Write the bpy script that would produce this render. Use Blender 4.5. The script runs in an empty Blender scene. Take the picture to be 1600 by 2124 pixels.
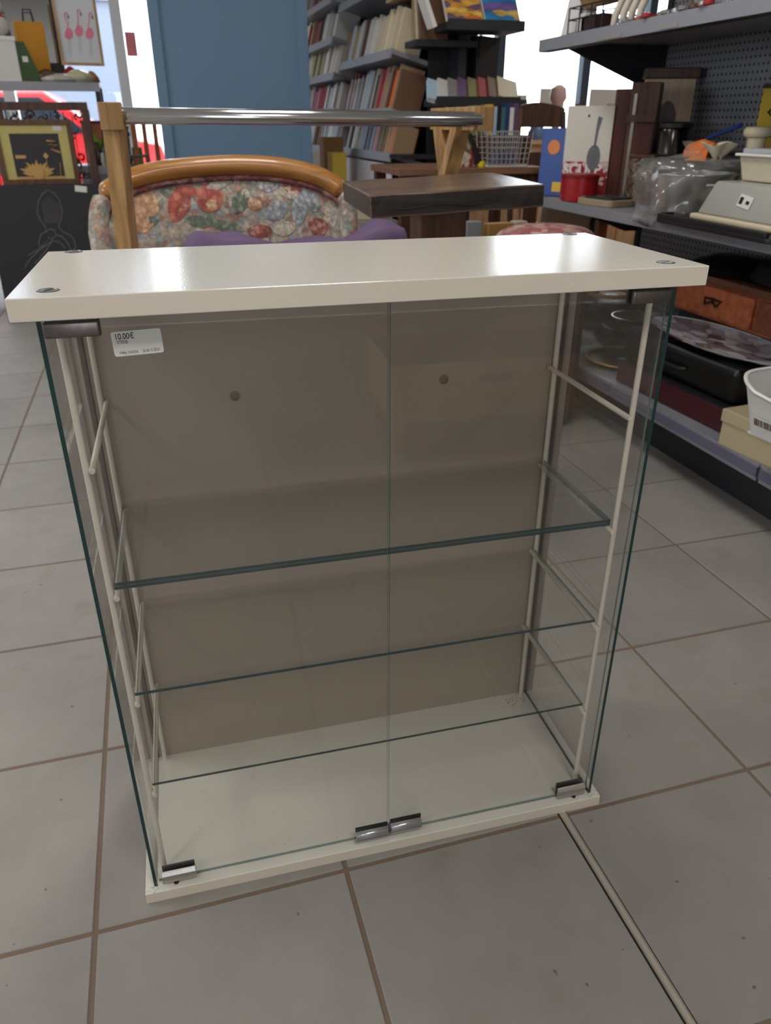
import bpy, bmesh, math, random
from mathutils import Vector, Matrix, noise

random.seed(7)
sc = bpy.context.scene
COL = sc.collection
PI = math.pi

# ------------------------------------------------------------------ camera
F_PX = 1571.5
CAM = Vector((-0.175, -0.8422, 1.1177))
YAW, PITCH = -0.2817, -0.4753
FWD = Vector((-math.sin(YAW) * math.cos(PITCH), math.cos(YAW) * math.cos(PITCH), math.sin(PITCH)))
RGT = Vector((math.cos(YAW), math.sin(YAW), 0))
UPV = RGT.cross(FWD)
cam_data = bpy.data.cameras.new('camera')
cam = bpy.data.objects.new('camera', cam_data)
COL.objects.link(cam)
cam.matrix_world = Matrix(((RGT.x, UPV.x, -FWD.x, CAM.x), (RGT.y, UPV.y, -FWD.y, CAM.y), (RGT.z, UPV.z, -FWD.z, CAM.z), (0, 0, 0, 1)))
cam_data.sensor_fit = 'VERTICAL'
cam_data.sensor_height = 36.0
cam_data.lens = F_PX / 2124 * 36.0
cam_data.clip_start = 0.02
cam_data.clip_end = 200
cam_data.dof.use_dof = True
cam_data.dof.focus_distance = 0.95
cam_data.dof.aperture_fstop = 8.0
sc.camera = cam

# ------------------------------------------------------------------ world, light, exposure
world = bpy.data.worlds.new('overcast_daylight')
sc.world = world
world.use_nodes = True
wn = world.node_tree.nodes
wn['Background'].inputs['Color'].default_value = (0.86, 0.93, 1.0, 1)
wn['Background'].inputs['Strength'].default_value = 7.0
sc.view_settings.view_transform = 'Standard'
sc.view_settings.look = 'None'
sc.view_settings.gamma = 1.0
sc.view_settings.use_curve_mapping = False
sc.view_settings.exposure = 0.0
LAMP_W = {-1.6: 20.0, 1.4: 19.0, 4.4: 16.0}   # ceiling panels by row
LAMP_COL = (1.0, 0.955, 0.91)
sc.cycles.transparent_max_bounces = 32
sc.cycles.max_bounces = 8
sc.cycles.diffuse_bounces = 3
sc.cycles.glossy_bounces = 4
sc.cycles.use_adaptive_sampling = True
sc.cycles.adaptive_threshold = 0.035
sc.cycles.sample_clamp_indirect = 6.0
sc.cycles.caustics_reflective = False
sc.cycles.caustics_refractive = False

def portal(x0, x1, y, z0, z1):
    l = bpy.data.lights.new('window_portal', 'AREA')
    l.shape = 'RECTANGLE'; l.size = x1 - x0; l.size_y = z1 - z0
    l.cycles.is_portal = True
    o = bpy.data.objects.new('window_portal', l); COL.objects.link(o)
    o.location = ((x0 + x1) / 2, y, (z0 + z1) / 2); o.rotation_euler = (-PI / 2, 0, 0)
    return o

# ------------------------------------------------------------------ geometry helpers
def nth(k):
    return f"{k}{'th' if 10 < k % 100 < 14 else {1: 'st', 2: 'nd', 3: 'rd'}.get(k % 10, 'th')}"

def lin(c):
    c = c / 255.0
    return c / 12.92 if c <= 0.04045 else ((c + 0.055) / 1.055) ** 2.4

def C(*rgb):
    return (lin(rgb[0]), lin(rgb[1]), lin(rgb[2]), 1)

def at(u, v, X=None, Y=None, Z=None):
    """world point seen at (u, v) of the 1600x2124 frame, on the plane X=, Y= or Z="""
    d = RGT * ((u - 800) / F_PX) + UPV * (-(v - 1062) / F_PX) + FWD
    if X is not None: t = (X - CAM.x) / d.x
    elif Y is not None: t = (Y - CAM.y) / d.y
    else: t = (Z - CAM.z) / d.z
    return CAM + d * t

def frame_of(p0, p1):
    d = (p1 - p0).normalized()
    a = Vector((0, 0, 1)) if abs(d.z) < 0.9 else Vector((1, 0, 0))
    x = d.cross(a).normalized()
    return x, d.cross(x).normalized()

class M:
    def __init__(s):
        s.v, s.f, s.m = [], [], []
    def add(s, vs, fs, mi=0, T=None):
        k = len(s.v)
        s.v += [(T @ Vector(p)) if T is not None else Vector(p) for p in vs]
        for i, f in enumerate(fs):
            s.f.append([a + k for a in f]); s.m.append(mi[i] if isinstance(mi, (list, tuple)) else mi)
        return s
    def box(s, x0, x1, y0, y1, z0, z1, mi=0, T=None):
        vs = [(x, y, z) for z in (z0, z1) for y in (y0, y1) for x in (x0, x1)]
        fs = [(0, 2, 3, 1), (4, 5, 7, 6), (0, 1, 5, 4), (2, 6, 7, 3), (0, 4, 6, 2), (1, 3, 7, 5)]
        return s.add(vs, fs, mi, T)
    def hexa(s, lo, hi, mi=0):
        """lo, hi: 4 points each"""
        return s.add(list(lo) + list(hi), [(3, 2, 1, 0), (4, 5, 6, 7), (0, 1, 5, 4), (1, 2, 6, 5), (2, 3, 7, 6), (3, 0, 4, 7)], mi)
    def tube(s, pts, r, n=8, mi=0, T=None, closed=False):
        pts = [Vector(p) for p in pts]
        N = len(pts)
        rs = r if isinstance(r, (list, tuple)) else [r] * N
        vs, fs = [], []
        x, y = frame_of(pts[0], pts[1])
        for i, p in enumerate(pts):
            if closed: d = (pts[(i + 1) % N] - pts[i - 1])
            else: d = pts[min(i + 1, N - 1)] - pts[max(i - 1, 0)]
            d = d.normalized()
            x = (x - d * x.dot(d)).normalized(); y = d.cross(x)
            for k in range(n):
                a = 2 * PI * k / n
                vs.append(p + (x * math.cos(a) + y * math.sin(a)) * rs[i])
        for i in range(N if closed else N - 1):
            j = (i + 1) % N
            for k in range(n):
                l = (k + 1) % n
                fs.append((i * n + k, i * n + l, j * n + l, j * n + k))
        if not closed:
            fs.append(tuple(range(n - 1, -1, -1))); fs.append(tuple(range((N - 1) * n, N * n)))
        return s.add(vs, fs, mi, T)
    def lathe(s, prof, n=24, mi=0, T=None, sy=1.0):
        vs, fs = [], []
        R = len(prof)
        for (r, z) in prof:
            r = max(r, 1e-5)
            for k in range(n):
                a = 2 * PI * k / n
                vs.append((r * math.cos(a), r * math.sin(a) * sy, z))
        for i in range(R - 1):
            for k in range(n):
                l = (k + 1) % n
                fs.append((i * n + k, i * n + l, (i + 1) * n + l, (i + 1) * n + k))
        fs.append(tuple(range(n - 1, -1, -1))); fs.append(tuple(range((R - 1) * n, R * n)))
        return s.add(vs, fs, mi, T)
    def prism(s, poly, z0, z1, mi=0, T=None):
        n = len(poly)
        vs = [(p[0], p[1], z0) for p in poly] + [(p[0], p[1], z1) for p in poly]
        fs = [tuple(range(n - 1, -1, -1)), tuple(range(n, 2 * n))] + [(k, (k + 1) % n, n + (k + 1) % n, n + k) for k in range(n)]
        return s.add(vs, fs, mi, T)
    def sheet(s, fn, nu, nv, th=0.0, mi=0, T=None):
        """fn(u,v)->(x,y,z); th>0 makes a closed slab by offsetting along normals"""
        g = [[Vector(fn(i / nu, j / nv)) for i in range(nu + 1)] for j in range(nv + 1)]
        vs = [p for row in g for p in row]
        W = nu + 1
        fs = [(j * W + i, j * W + i + 1, (j + 1) * W + i + 1, (j + 1) * W + i) for j in range(nv) for i in range(nu)]
        if th:
            nr = []
            for j in range(nv + 1):
                for i in range(nu + 1):
                    du = g[j][min(i + 1, nu)] - g[j][max(i - 1, 0)]
                    dv = g[min(j + 1, nv)][i] - g[max(j - 1, 0)][i]
                    c = du.cross(dv)
                    nr.append(c.normalized() if c.length > 1e-12 else Vector((0, 0, 1)))
            k = len(vs)
            vs2 = [vs[i] - nr[i] * th for i in range(k)]
            fs2 = [tuple(a + k for a in reversed(f)) for f in fs]
            loop = [i for i in range(W)] + [j * W + nu for j in range(1, nv + 1)] + [nv * W + i for i in range(nu - 1, -1, -1)] + [j * W for j in range(nv - 1, 0, -1)]
            fs3 = [(loop[(i + 1) % len(loop)], loop[i], loop[i] + k, loop[(i + 1) % len(loop)] + k) for i in range(len(loop))]
            vs, fs = vs + vs2, fs + fs2 + fs3
        return s.add(vs, fs, mi, T)
    def obj(s, name, mats, parent=None, loc=None, rot=None, bevel=0.0, seg=2, smooth=None):
        me = bpy.data.meshes.new(name)
        me.from_pydata([tuple(p) for p in s.v], [], s.f)
        mats = mats if isinstance(mats, (list, tuple)) else [mats]
        for m in mats: me.materials.append(m)
        me.polygons.foreach_set('material_index', s.m)
        bm = bmesh.new(); bm.from_mesh(me)
        bmesh.ops.recalc_face_normals(bm, faces=bm.faces)
        if bevel:
            es = [e for e in bm.edges if len(e.link_faces) == 2 and e.calc_face_angle(0) > 0.6]
            bmesh.ops.bevel(bm, geom=es, offset=bevel, segments=seg, affect='EDGES', profile=0.5, clamp_overlap=True)
        bm.to_mesh(me); bm.free()
        if smooth:
            me.polygons.foreach_set('use_smooth', [True] * len(me.polygons))
            me.set_sharp_from_angle(angle=math.radians(smooth))
        o = bpy.data.objects.new(name, me); COL.objects.link(o)
        if parent: o.parent = parent
        if loc is not None: o.location = loc
        if rot is not None: o.rotation_euler = rot
        return o

def tag(o, label=None, cat=None, group=None, kind=None):
    if label: o['label'] = label
    if cat: o['category'] = cat
    if group: o['group'] = group
    if kind: o['kind'] = kind
    return o

def thing(name, label, cat, loc=(0, 0, 0), rz=0.0, group=None, rot=None):
    o = bpy.data.objects.new(name, None); COL.objects.link(o)
    o.empty_display_size = 0.05
    o.location = loc; o.rotation_euler = rot if rot else (0, 0, rz)
    return tag(o, label, cat, group)

def struct(o):
    o['kind'] = 'structure'; return o

def text_mesh(name, body, size, mat, parent, loc, rot, sx=1.0, ext=0.0001, align='LEFT', bold=0.0):
    cu = bpy.data.curves.new(name, 'FONT')
    cu.body = body; cu.size = size; cu.extrude = ext; cu.align_x = align; cu.offset = bold
    t = bpy.data.objects.new(name + '_tmp', cu); COL.objects.link(t)
    dg = bpy.context.evaluated_depsgraph_get()
    me = bpy.data.meshes.new_from_object(t.evaluated_get(dg))
    bpy.data.objects.remove(t)
    me.materials.clear(); me.materials.append(mat)
    o = bpy.data.objects.new(name, me); COL.objects.link(o)
    o.parent = parent; o.location = loc; o.rotation_euler = rot; o.scale = (sx, 1, 1)
    return o

# ------------------------------------------------------------------ materials
MATS = {}
def mat(name, rgb, rough=0.5, metal=0.0, var=0.08, scale=30.0, bump=0.0, bscale=None, coat=0.0, trans=0.0, rand=0.0, stretch=None, emit=None):
    if name in MATS: return MATS[name]
    m = bpy.data.materials.new(name); m.use_nodes = True
    nt = m.node_tree; N = nt.nodes; L = nt.links
    b = N['Principled BSDF']
    b.inputs['Roughness'].default_value = rough
    b.inputs['Metallic'].default_value = metal
    if coat: b.inputs['Coat Weight'].default_value = coat; b.inputs['Coat Roughness'].default_value = 0.15
    tc = N.new('ShaderNodeTexCoord'); mp = N.new('ShaderNodeMapping')
    if stretch: mp.inputs['Scale'].default_value = stretch
    L.new(tc.outputs['Object'], mp.inputs['Vector'])
    nz = N.new('ShaderNodeTexNoise'); nz.inputs['Scale'].default_value = scale; nz.inputs['Detail'].default_value = 4
    L.new(mp.outputs['Vector'], nz.inputs['Vector'])
    c = C(*rgb)
    mx = N.new('ShaderNodeMix'); mx.data_type = 'RGBA'
    mx.inputs['A'].default_value = tuple(max(0, x * (1 - var)) for x in c[:3]) + (1,)
    mx.inputs['B'].default_value = tuple(min(1, x * (1 + var)) for x in c[:3]) + (1,)
    L.new(nz.outputs['Fac'], mx.inputs['Factor'])
    out = mx.outputs['Result']
    if rand:
        oi = N.new('ShaderNodeObjectInfo'); hs = N.new('ShaderNodeHueSaturation')
        mr = N.new('ShaderNodeMapRange'); mr.inputs['To Min'].default_value = 1 - rand; mr.inputs['To Max'].default_value = 1 + rand
        L.new(oi.outputs['Random'], mr.inputs['Value']); L.new(mr.outputs['Result'], hs.inputs['Value']); L.new(out, hs.inputs['Color'])
        out = hs.outputs['Color']
    L.new(out, b.inputs['Base Color'])
    if bump:
        bz = N.new('ShaderNodeTexNoise'); bz.inputs['Scale'].default_value = bscale or scale * 4; bz.inputs['Detail'].default_value = 2
        L.new(mp.outputs['Vector'], bz.inputs['Vector'])
        bp = N.new('ShaderNodeBump'); bp.inputs['Strength'].default_value = bump; bp.inputs['Distance'].default_value = 0.002
        L.new(bz.outputs['Fac'], bp.inputs['Height']); L.new(bp.outputs['Normal'], b.inputs['Normal'])
    if emit:
        b.inputs['Emission Color'].default_value = C(*rgb); b.inputs['Emission Strength'].default_value = emit
    MATS[name] = m
    return m

def wood(name, dark, light, rough=0.5, scale=6.0, axis='Z', coat=0.0):
    if name in MATS: return MATS[name]
    m = bpy.data.materials.new(name); m.use_nodes = True
    nt = m.node_tree; N = nt.nodes; L = nt.links; b = N['Principled BSDF']
    b.inputs['Roughness'].default_value = rough
    if coat: b.inputs['Coat Weight'].default_value = coat
    tc = N.new('ShaderNodeTexCoord'); mp = N.new('ShaderNodeMapping')
    st = {'X': (0.08, 1, 1), 'Y': (1, 0.08, 1), 'Z': (1, 1, 0.08)}[axis]
    mp.inputs['Scale'].default_value = st
    L.new(tc.outputs['Object'], mp.inputs['Vector'])
    nz = N.new('ShaderNodeTexNoise'); nz.inputs['Scale'].default_value = scale * 8; nz.inputs['Detail'].default_value = 6; nz.inputs['Distortion'].default_value = 0.6
    L.new(mp.outputs['Vector'], nz.inputs['Vector'])
    rp = N.new('ShaderNodeValToRGB')
    rp.color_ramp.elements[0].position = 0.35; rp.color_ramp.elements[0].color = C(*dark)
    rp.color_ramp.elements[1].position = 0.65; rp.color_ramp.elements[1].color = C(*light)
    L.new(nz.outputs['Fac'], rp.inputs['Fac']); L.new(rp.outputs['Color'], b.inputs['Base Color'])
    bp = N.new('ShaderNodeBump'); bp.inputs['Strength'].default_value = 0.25; bp.inputs['Distance'].default_value = 0.001
    L.new(nz.outputs['Fac'], bp.inputs['Height']); L.new(bp.outputs['Normal'], b.inputs['Normal'])
    MATS[name] = m
    return m

def glass(name, tint, ior=1.5, rough=0.0, haze=0.0):
    """flat pane: straight-through transmission with the tint of one face, mirror reflection by Fresnel"""
    if name in MATS: return MATS[name]
    m = bpy.data.materials.new(name); m.use_nodes = True
    nt = m.node_tree; N = nt.nodes; L = nt.links
    N.remove(N['Principled BSDF'])
    tr = N.new('ShaderNodeBsdfTransparent'); tr.inputs['Color'].default_value = tint + (1,)
    gl = N.new('ShaderNodeBsdfAnisotropic') if False else N.new('ShaderNodeBsdfGlossy')
    gl.inputs['Roughness'].default_value = rough
    ge = N.new('ShaderNodeNewGeometry')
    mr = N.new('ShaderNodeMapRange')
    mr.inputs['To Min'].default_value = ior; mr.inputs['To Max'].default_value = 1 / ior
    L.new(ge.outputs['Backfacing'], mr.inputs['Value'])
    fr = N.new('ShaderNodeFresnel'); L.new(mr.outputs['Result'], fr.inputs['IOR'])
    mx = N.new('ShaderNodeMixShader')
    L.new(fr.outputs['Fac'], mx.inputs['Fac']); L.new(tr.outputs['BSDF'], mx.inputs[1]); L.new(gl.outputs['BSDF'], mx.inputs[2])
    last = mx
    if haze:
        df = N.new('ShaderNodeBsdfDiffuse'); df.inputs['Color'].default_value = (0.75, 0.75, 0.72, 1)
        nz = N.new('ShaderNodeTexNoise'); nz.inputs['Scale'].default_value = 5; nz.inputs['Detail'].default_value = 5
        tc = N.new('ShaderNodeTexCoord'); L.new(tc.outputs['Object'], nz.inputs['Vector'])
        m2 = N.new('ShaderNodeMath'); m2.operation = 'MULTIPLY'; m2.inputs[1].default_value = haze * 2
        L.new(nz.outputs['Fac'], m2.inputs[0])
        mh = N.new('ShaderNodeMixShader'); L.new(m2.outputs['Value'], mh.inputs['Fac'])
        L.new(mx.outputs['Shader'], mh.inputs[1]); L.new(df.outputs['BSDF'], mh.inputs[2]); last = mh
    L.new(last.outputs['Shader'], N['Material Output'].inputs['Surface'])
    MATS[name] = m
    return m

def blotch(name, cols, scale=8.0, rough=0.7, dist=1.0, stretch=None, bump=0.0):
    """printed pattern: voronoi cells coloured from a palette with a warped outline"""
    if name in MATS: return MATS[name]
    m = bpy.data.materials.new(name); m.use_nodes = True
    nt = m.node_tree; N = nt.nodes; L = nt.links; b = N['Principled BSDF']; b.inputs['Roughness'].default_value = rough
    tc = N.new('ShaderNodeTexCoord'); mp = N.new('ShaderNodeMapping')
    if stretch: mp.inputs['Scale'].default_value = stretch
    L.new(tc.outputs['Object'], mp.inputs['Vector'])
    nz = N.new('ShaderNodeTexNoise'); nz.inputs['Scale'].default_value = scale * 1.3; nz.inputs['Detail'].default_value = 2
    L.new(mp.outputs['Vector'], nz.inputs['Vector'])
    va = N.new('ShaderNodeVectorMath'); va.operation = 'MULTIPLY_ADD'
    va.inputs[1].default_value = (dist / scale,) * 3; L.new(nz.outputs['Color'], va.inputs[0]); L.new(mp.outputs['Vector'], va.inputs[2])
    vo = N.new('ShaderNodeTexVoronoi'); vo.inputs['Scale'].default_value = scale
    L.new(va.outputs['Vector'], vo.inputs['Vector'])
    sp = N.new('ShaderNodeSeparateColor'); L.new(vo.outputs['Color'], sp.inputs['Color'])
    rp = N.new('ShaderNodeValToRGB'); rp.color_ramp.interpolation = 'CONSTANT'
    el = rp.color_ramp.elements
    el[0].position = 0; el[0].color = C(*cols[0]); el[1].position = 1.0 / len(cols); el[1].color = C(*cols[1])
    for k in range(2, len(cols)):
        e = el.new(k / len(cols)); e.color = C(*cols[k])
    L.new(sp.outputs['Red'], rp.inputs['Fac'])
    rq = N.new('ShaderNodeValToRGB'); rq.color_ramp.elements[0].position = 0.25; rq.color_ramp.elements[1].position = 0.75
    rq.color_ramp.elements[0].color = (1.15, 1.15, 1.15, 1); rq.color_ramp.elements[1].color = (0.55, 0.55, 0.55, 1)
    L.new(vo.outputs['Distance'], rq.inputs['Fac'])
    mx = N.new('ShaderNodeMix'); mx.data_type = 'RGBA'; mx.blend_type = 'MULTIPLY'; mx.inputs['Factor'].default_value = 0.7
    L.new(rp.outputs['Color'], mx.inputs['A']); L.new(rq.outputs['Color'], mx.inputs['B'])
    L.new(mx.outputs['Result'], b.inputs['Base Color'])
    MATS[name] = m
    return m

def tile_mat():
    m = bpy.data.materials.new('grey_stoneware'); m.use_nodes = True
    nt = m.node_tree; N = nt.nodes; L = nt.links; b = N['Principled BSDF']
    tc = N.new('ShaderNodeTexCoord'); oi = N.new('ShaderNodeObjectInfo')
    ge = N.new('ShaderNodeNewGeometry')
    n1 = N.new('ShaderNodeTexNoise'); n1.inputs['Scale'].default_value = 3.5; n1.inputs['Detail'].default_value = 6; n1.inputs['Roughness'].default_value = 0.65
    L.new(ge.outputs['Position'], n1.inputs['Vector'])
    r1 = N.new('ShaderNodeValToRGB')
    r1.color_ramp.elements[0].position = 0.3; r1.color_ramp.elements[0].color = C(141, 137, 131)
    r1.color_ramp.elements[1].position = 0.7; r1.color_ramp.elements[1].color = C(157, 153, 147)
    L.new(n1.outputs['Fac'], r1.inputs['Fac'])
    hs = N.new('ShaderNodeHueSaturation'); mr = N.new('ShaderNodeMapRange')
    mr.inputs['To Min'].default_value = 0.94; mr.inputs['To Max'].default_value = 1.05
    L.new(oi.outputs['Random'], mr.inputs['Value']); L.new(mr.outputs['Result'], hs.inputs['Value']); L.new(r1.outputs['Color'], hs.inputs['Color'])
    # sparse dark specks and scuffs
    vo = N.new('ShaderNodeTexVoronoi'); vo.inputs['Scale'].default_value = 26
    n3 = N.new('ShaderNodeTexNoise'); n3.inputs['Scale'].default_value = 60
    L.new(ge.outputs['Position'], n3.inputs['Vector'])
    vm = N.new('ShaderNodeVectorMath'); vm.operation = 'MULTIPLY_ADD'; vm.inputs[1].default_value = (0.02,) * 3
    L.new(n3.outputs['Color'], vm.inputs[0]); L.new(ge.outputs['Position'], vm.inputs[2]); L.new(vm.outputs['Vector'], vo.inputs['Vector'])
    sp = N.new('ShaderNodeSeparateColor'); L.new(vo.outputs['Color'], sp.inputs['Color'])
    thr = N.new('ShaderNodeMath'); thr.operation = 'MULTIPLY_ADD'; thr.inputs[1].default_value = 0.13; thr.inputs[2].default_value = -0.035
    L.new(sp.outputs['Red'], thr.inputs[0])
    lt = N.new('ShaderNodeMath'); lt.operation = 'LESS_THAN'; L.new(vo.outputs['Distance'], lt.inputs[0]); L.new(thr.outputs['Value'], lt.inputs[1])
    g2 = N.new('ShaderNodeMath'); g2.operation = 'GREATER_THAN'; g2.inputs[1].default_value = 0.55; L.new(sp.outputs['Green'], g2.inputs[0])
    ml = N.new('ShaderNodeMath'); ml.operation = 'MULTIPLY'; L.new(lt.outputs['Value'], ml.inputs[0]); L.new(g2.outputs['Value'], ml.inputs[1])
    m3 = N.new('ShaderNodeMath'); m3.operation = 'MULTIPLY'; m3.inputs[1].default_value = 0.75; L.new(ml.outputs['Value'], m3.inputs[0])
    mx = N.new('ShaderNodeMix'); mx.data_type = 'RGBA'; mx.inputs['B'].default_value = C(84, 76, 68)
    L.new(m3.outputs['Value'], mx.inputs['Factor']); L.new(hs.outputs['Color'], mx.inputs['A'])
    # soft brownish smudges
    n4 = N.new('ShaderNodeTexNoise'); n4.inputs['Scale'].default_value = 9; n4.inputs['Detail'].default_value = 8
    L.new(ge.outputs['Position'], n4.inputs['Vector'])
    r4 = N.new('ShaderNodeValToRGB'); r4.color_ramp.elements[0].position = 0.58; r4.color_ramp.elements[1].position = 0.82
    r4.color_ramp.elements[0].color = (0, 0, 0, 1); r4.color_ramp.elements[1].color = (0.45, 0.45, 0.45, 1)
    L.new(n4.outputs['Fac'], r4.inputs['Fac'])
    mz = N.new('ShaderNodeMix'); mz.data_type = 'RGBA'; mz.inputs['B'].default_value = C(128, 116, 102)
    L.new(r4.outputs['Color'], mz.inputs['Factor']); L.new(mx.outputs['Result'], mz.inputs['A'])
    L.new(mz.outputs['Result'], b.inputs['Base Color'])
    b.inputs['Roughness'].default_value = 0.55
    bp = N.new('ShaderNodeBump'); bp.inputs['Strength'].default_value = 0.05; bp.inputs['Distance'].default_value = 0.003
    L.new(n1.outputs['Fac'], bp.inputs['Height']); L.new(bp.outputs['Normal'], b.inputs['Normal'])
    return m

def pegboard_mat():
    m = bpy.data.materials.new('grey_pegboard'); m.use_nodes = True
    nt = m.node_tree; N = nt.nodes; L = nt.links; b = N['Principled BSDF']
    b.inputs['Roughness'].default_value = 0.45; b.inputs['Metallic'].default_value = 0.2
    tc = N.new('ShaderNodeTexCoord')
    def frac(axis):
        sx = N.new('ShaderNodeSeparateXYZ'); L.new(tc.outputs['Object'], sx.inputs['Vector'])
        a = N.new('ShaderNodeMath'); a.operation = 'MULTIPLY'; a.inputs[1].default_value = 1 / 0.0255; L.new(sx.outputs[axis], a.inputs[0])
        f = N.new('ShaderNodeMath'); f.operation = 'FRACT'; L.new(a.outputs[0], f.inputs[0])
        g = N.new('ShaderNodeMath'); g.operation = 'SUBTRACT'; g.inputs[1].default_value = 0.5; L.new(f.outputs[0], g.inputs[0])
        h = N.new('ShaderNodeMath'); h.operation = 'POWER'; h.inputs[1].default_value = 2; L.new(g.outputs[0], h.inputs[0])
        return h
    s = N.new('ShaderNodeMath'); s.operation = 'ADD'; L.new(frac('Y').outputs[0], s.inputs[0]); L.new(frac('Z').outputs[0], s.inputs[1])
    lt = N.new('ShaderNodeMath'); lt.operation = 'LESS_THAN'; lt.inputs[1].default_value = 0.04; L.new(s.outputs[0], lt.inputs[0])
    mx = N.new('ShaderNodeMix'); mx.data_type = 'RGBA'; mx.inputs['A'].default_value = C(140, 142, 150); mx.inputs['B'].default_value = C(28, 28, 30)
    L.new(lt.outputs[0], mx.inputs['Factor']); L.new(mx.outputs['Result'], b.inputs['Base Color'])
    return m

CREAM = mat('cream_laminate', (228, 224, 213), 0.16, var=0.025, scale=8, bump=0.07, bscale=420)
EDGE = mat('cream_edge_band', (222, 212, 196), 0.38, var=0.03, scale=10)
WMET = mat('white_enamelled_rod', (226, 216, 202), 0.35, var=0.03)
PANE = glass('clear_glass', (0.985, 0.985, 0.980), haze=0.006)
SHELFG = glass('shelf_glass', (0.968, 0.974, 0.966), haze=0.006)
GEDGE = mat('green_glass_edge', (26, 58, 56), 0.12, var=0.25, scale=14, stretch=(1, 1, 0.2))
GEDGE2 = mat('pale_glass_edge', (120, 146, 140), 0.15, var=0.15, scale=14)
STEEL = mat('brushed_steel', (190, 188, 184), 0.28, 1.0, var=0.06, scale=60)
CHROME = mat('chrome', (205, 206, 208), 0.12, 1.0, var=0.03)
DULL = mat('tarnished_metal', (120, 112, 110), 0.34, 0.85, var=0.25, scale=160)
BLACK = mat('black_plastic', (24, 24, 26), 0.45, var=0.1)
GREYM = mat('grey_enamelled_steel', (148, 150, 157), 0.42, 0.15, var=0.04)
DGREY = mat('dark_grey_steel', (44, 45, 50), 0.5, 0.2, var=0.08)
WALLW = mat('white_paint', (225, 222, 215), 0.8, var=0.03, scale=4)
WHITE = mat('white_plastic', (232, 230, 226), 0.4, var=0.03)
CREAMP = mat('cream_plastic', (222, 210, 180), 0.42, var=0.04)
PAPER = mat('paper', (226, 224, 220), 0.7, var=0.03)
INK = mat('black_ink', (24, 22, 24), 0.7, var=0.1)
OAK = wood('oak', (150, 112, 66), (196, 156, 102), 0.5, 5)
HONEY = wood('honey_bentwood', (158, 104, 46), (184, 130, 66), 0.3, 4, 'X', 0.4)
DARKW = wood('dark_stained_wood', (34, 27, 24), (62, 50, 44), 0.32, 5, 'X')
DARKWT = wood('sheen_dark_top', (84, 66, 54), (120, 98, 82), 0.27, 5, 'X')  # plank top lightened: window sheen mixed into the wood colour
WALNUT = wood('walnut', (58, 34, 22), (92, 58, 38), 0.45, 5)
MAHOG = wood('mahogany', (70, 30, 26), (100, 46, 38), 0.4, 5)
ORANGEW = wood('orange_pine', (168, 88, 52), (200, 116, 74), 0.5, 4, 'X')
BLUEG = mat('blue_grey_paint', (108, 140, 168), 0.55, var=0.03, scale=5)
RED = mat('red_enamel', (160, 26, 34), 0.3, var=0.06)
ORANGE = mat('orange_plastic', (236, 120, 20), 0.4, var=0.05)
PURPLE = mat('purple_cloth', (108, 88, 122), 0.85, var=0.10, scale=12, bump=0.3, bscale=300)
SLATE = mat('blue_slate_frame', (62, 76, 92), 0.5, var=0.04)
# ================================================================== the room
RX0, RX1, RY0, RY1, RH = -4.2, 5.8, -4.0, 7.0, 2.9
GROUT = mat('brown_grout', (122, 106, 92), 0.9, var=0.12, scale=120)
TILE = tile_mat()
floor = struct(M().box(RX0, RX1, RY0, RY1 + 0.02, -0.10, -0.0015).obj('floor', GROUT))
tm = M().box(-0.196, 0.196, -0.196, 0.196, -0.02, 0.0).obj('tile', TILE, floor, bevel=0.0012, seg=1)
first = True
near = set()
for j in range(-2, 13):
    for i in range(-5, 5):
        if j > 8 and (i < -3 or i > 1): continue
        near.add((i, j))
        o = tm if first else tm.copy()
        if not first: COL.objects.link(o); o.parent = floor
        first = False
        o.location = (0.4 * i + 0.2, 0.4 * j + 0.2, 0)
rest = M()
for j in range(-10, 18):
    for i in range(-10, 14):
        if (i, j) in near: continue
        x, y = 0.4 * i + 0.2, 0.4 * j + 0.2
        if x - 0.2 < RX0 - 0.01 or x + 0.2 > RX1 + 0.01 or y + 0.2 > RY1 + 0.05: continue
        rest.box(x - 0.196, x + 0.196, y - 0.196, y + 0.196, -0.02, 0)
o = rest.obj('tile_field', TILE, floor); o['kind'] = 'stuff'

# aluminium movement-joint strip let into the joint at x = 0.4
st = thing('floor_joint_strip', 'thin aluminium joint strip running across the tiles from under the glass cabinet', 'floor strip', (0.405, 1.4, 0))
ALU = mat('dull_aluminium', (196, 190, 180), 0.4, 0.7, var=0.08, scale=40)
CAULK = mat('strip_filler', (176, 168, 154), 0.8, var=0.08)
for sx in (-1, 1):
    M().box(sx * 0.0055 - 0.0012, sx * 0.0055 + 0.0012, -2.6, 2.2, -0.004, 0.0012).obj('edge_rail', ALU, st)
M().box(-0.0043, 0.0043, -2.6, 2.2, -0.004, 0.0004).obj('filler', CAULK, st)
for sx in (-1, 1):
    M().box(sx * 0.0077 - 0.001, sx * 0.0077 + 0.001, -2.6, 2.2, -0.004, 0.0002).obj('shadow_gap', BLACK, st)

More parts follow.
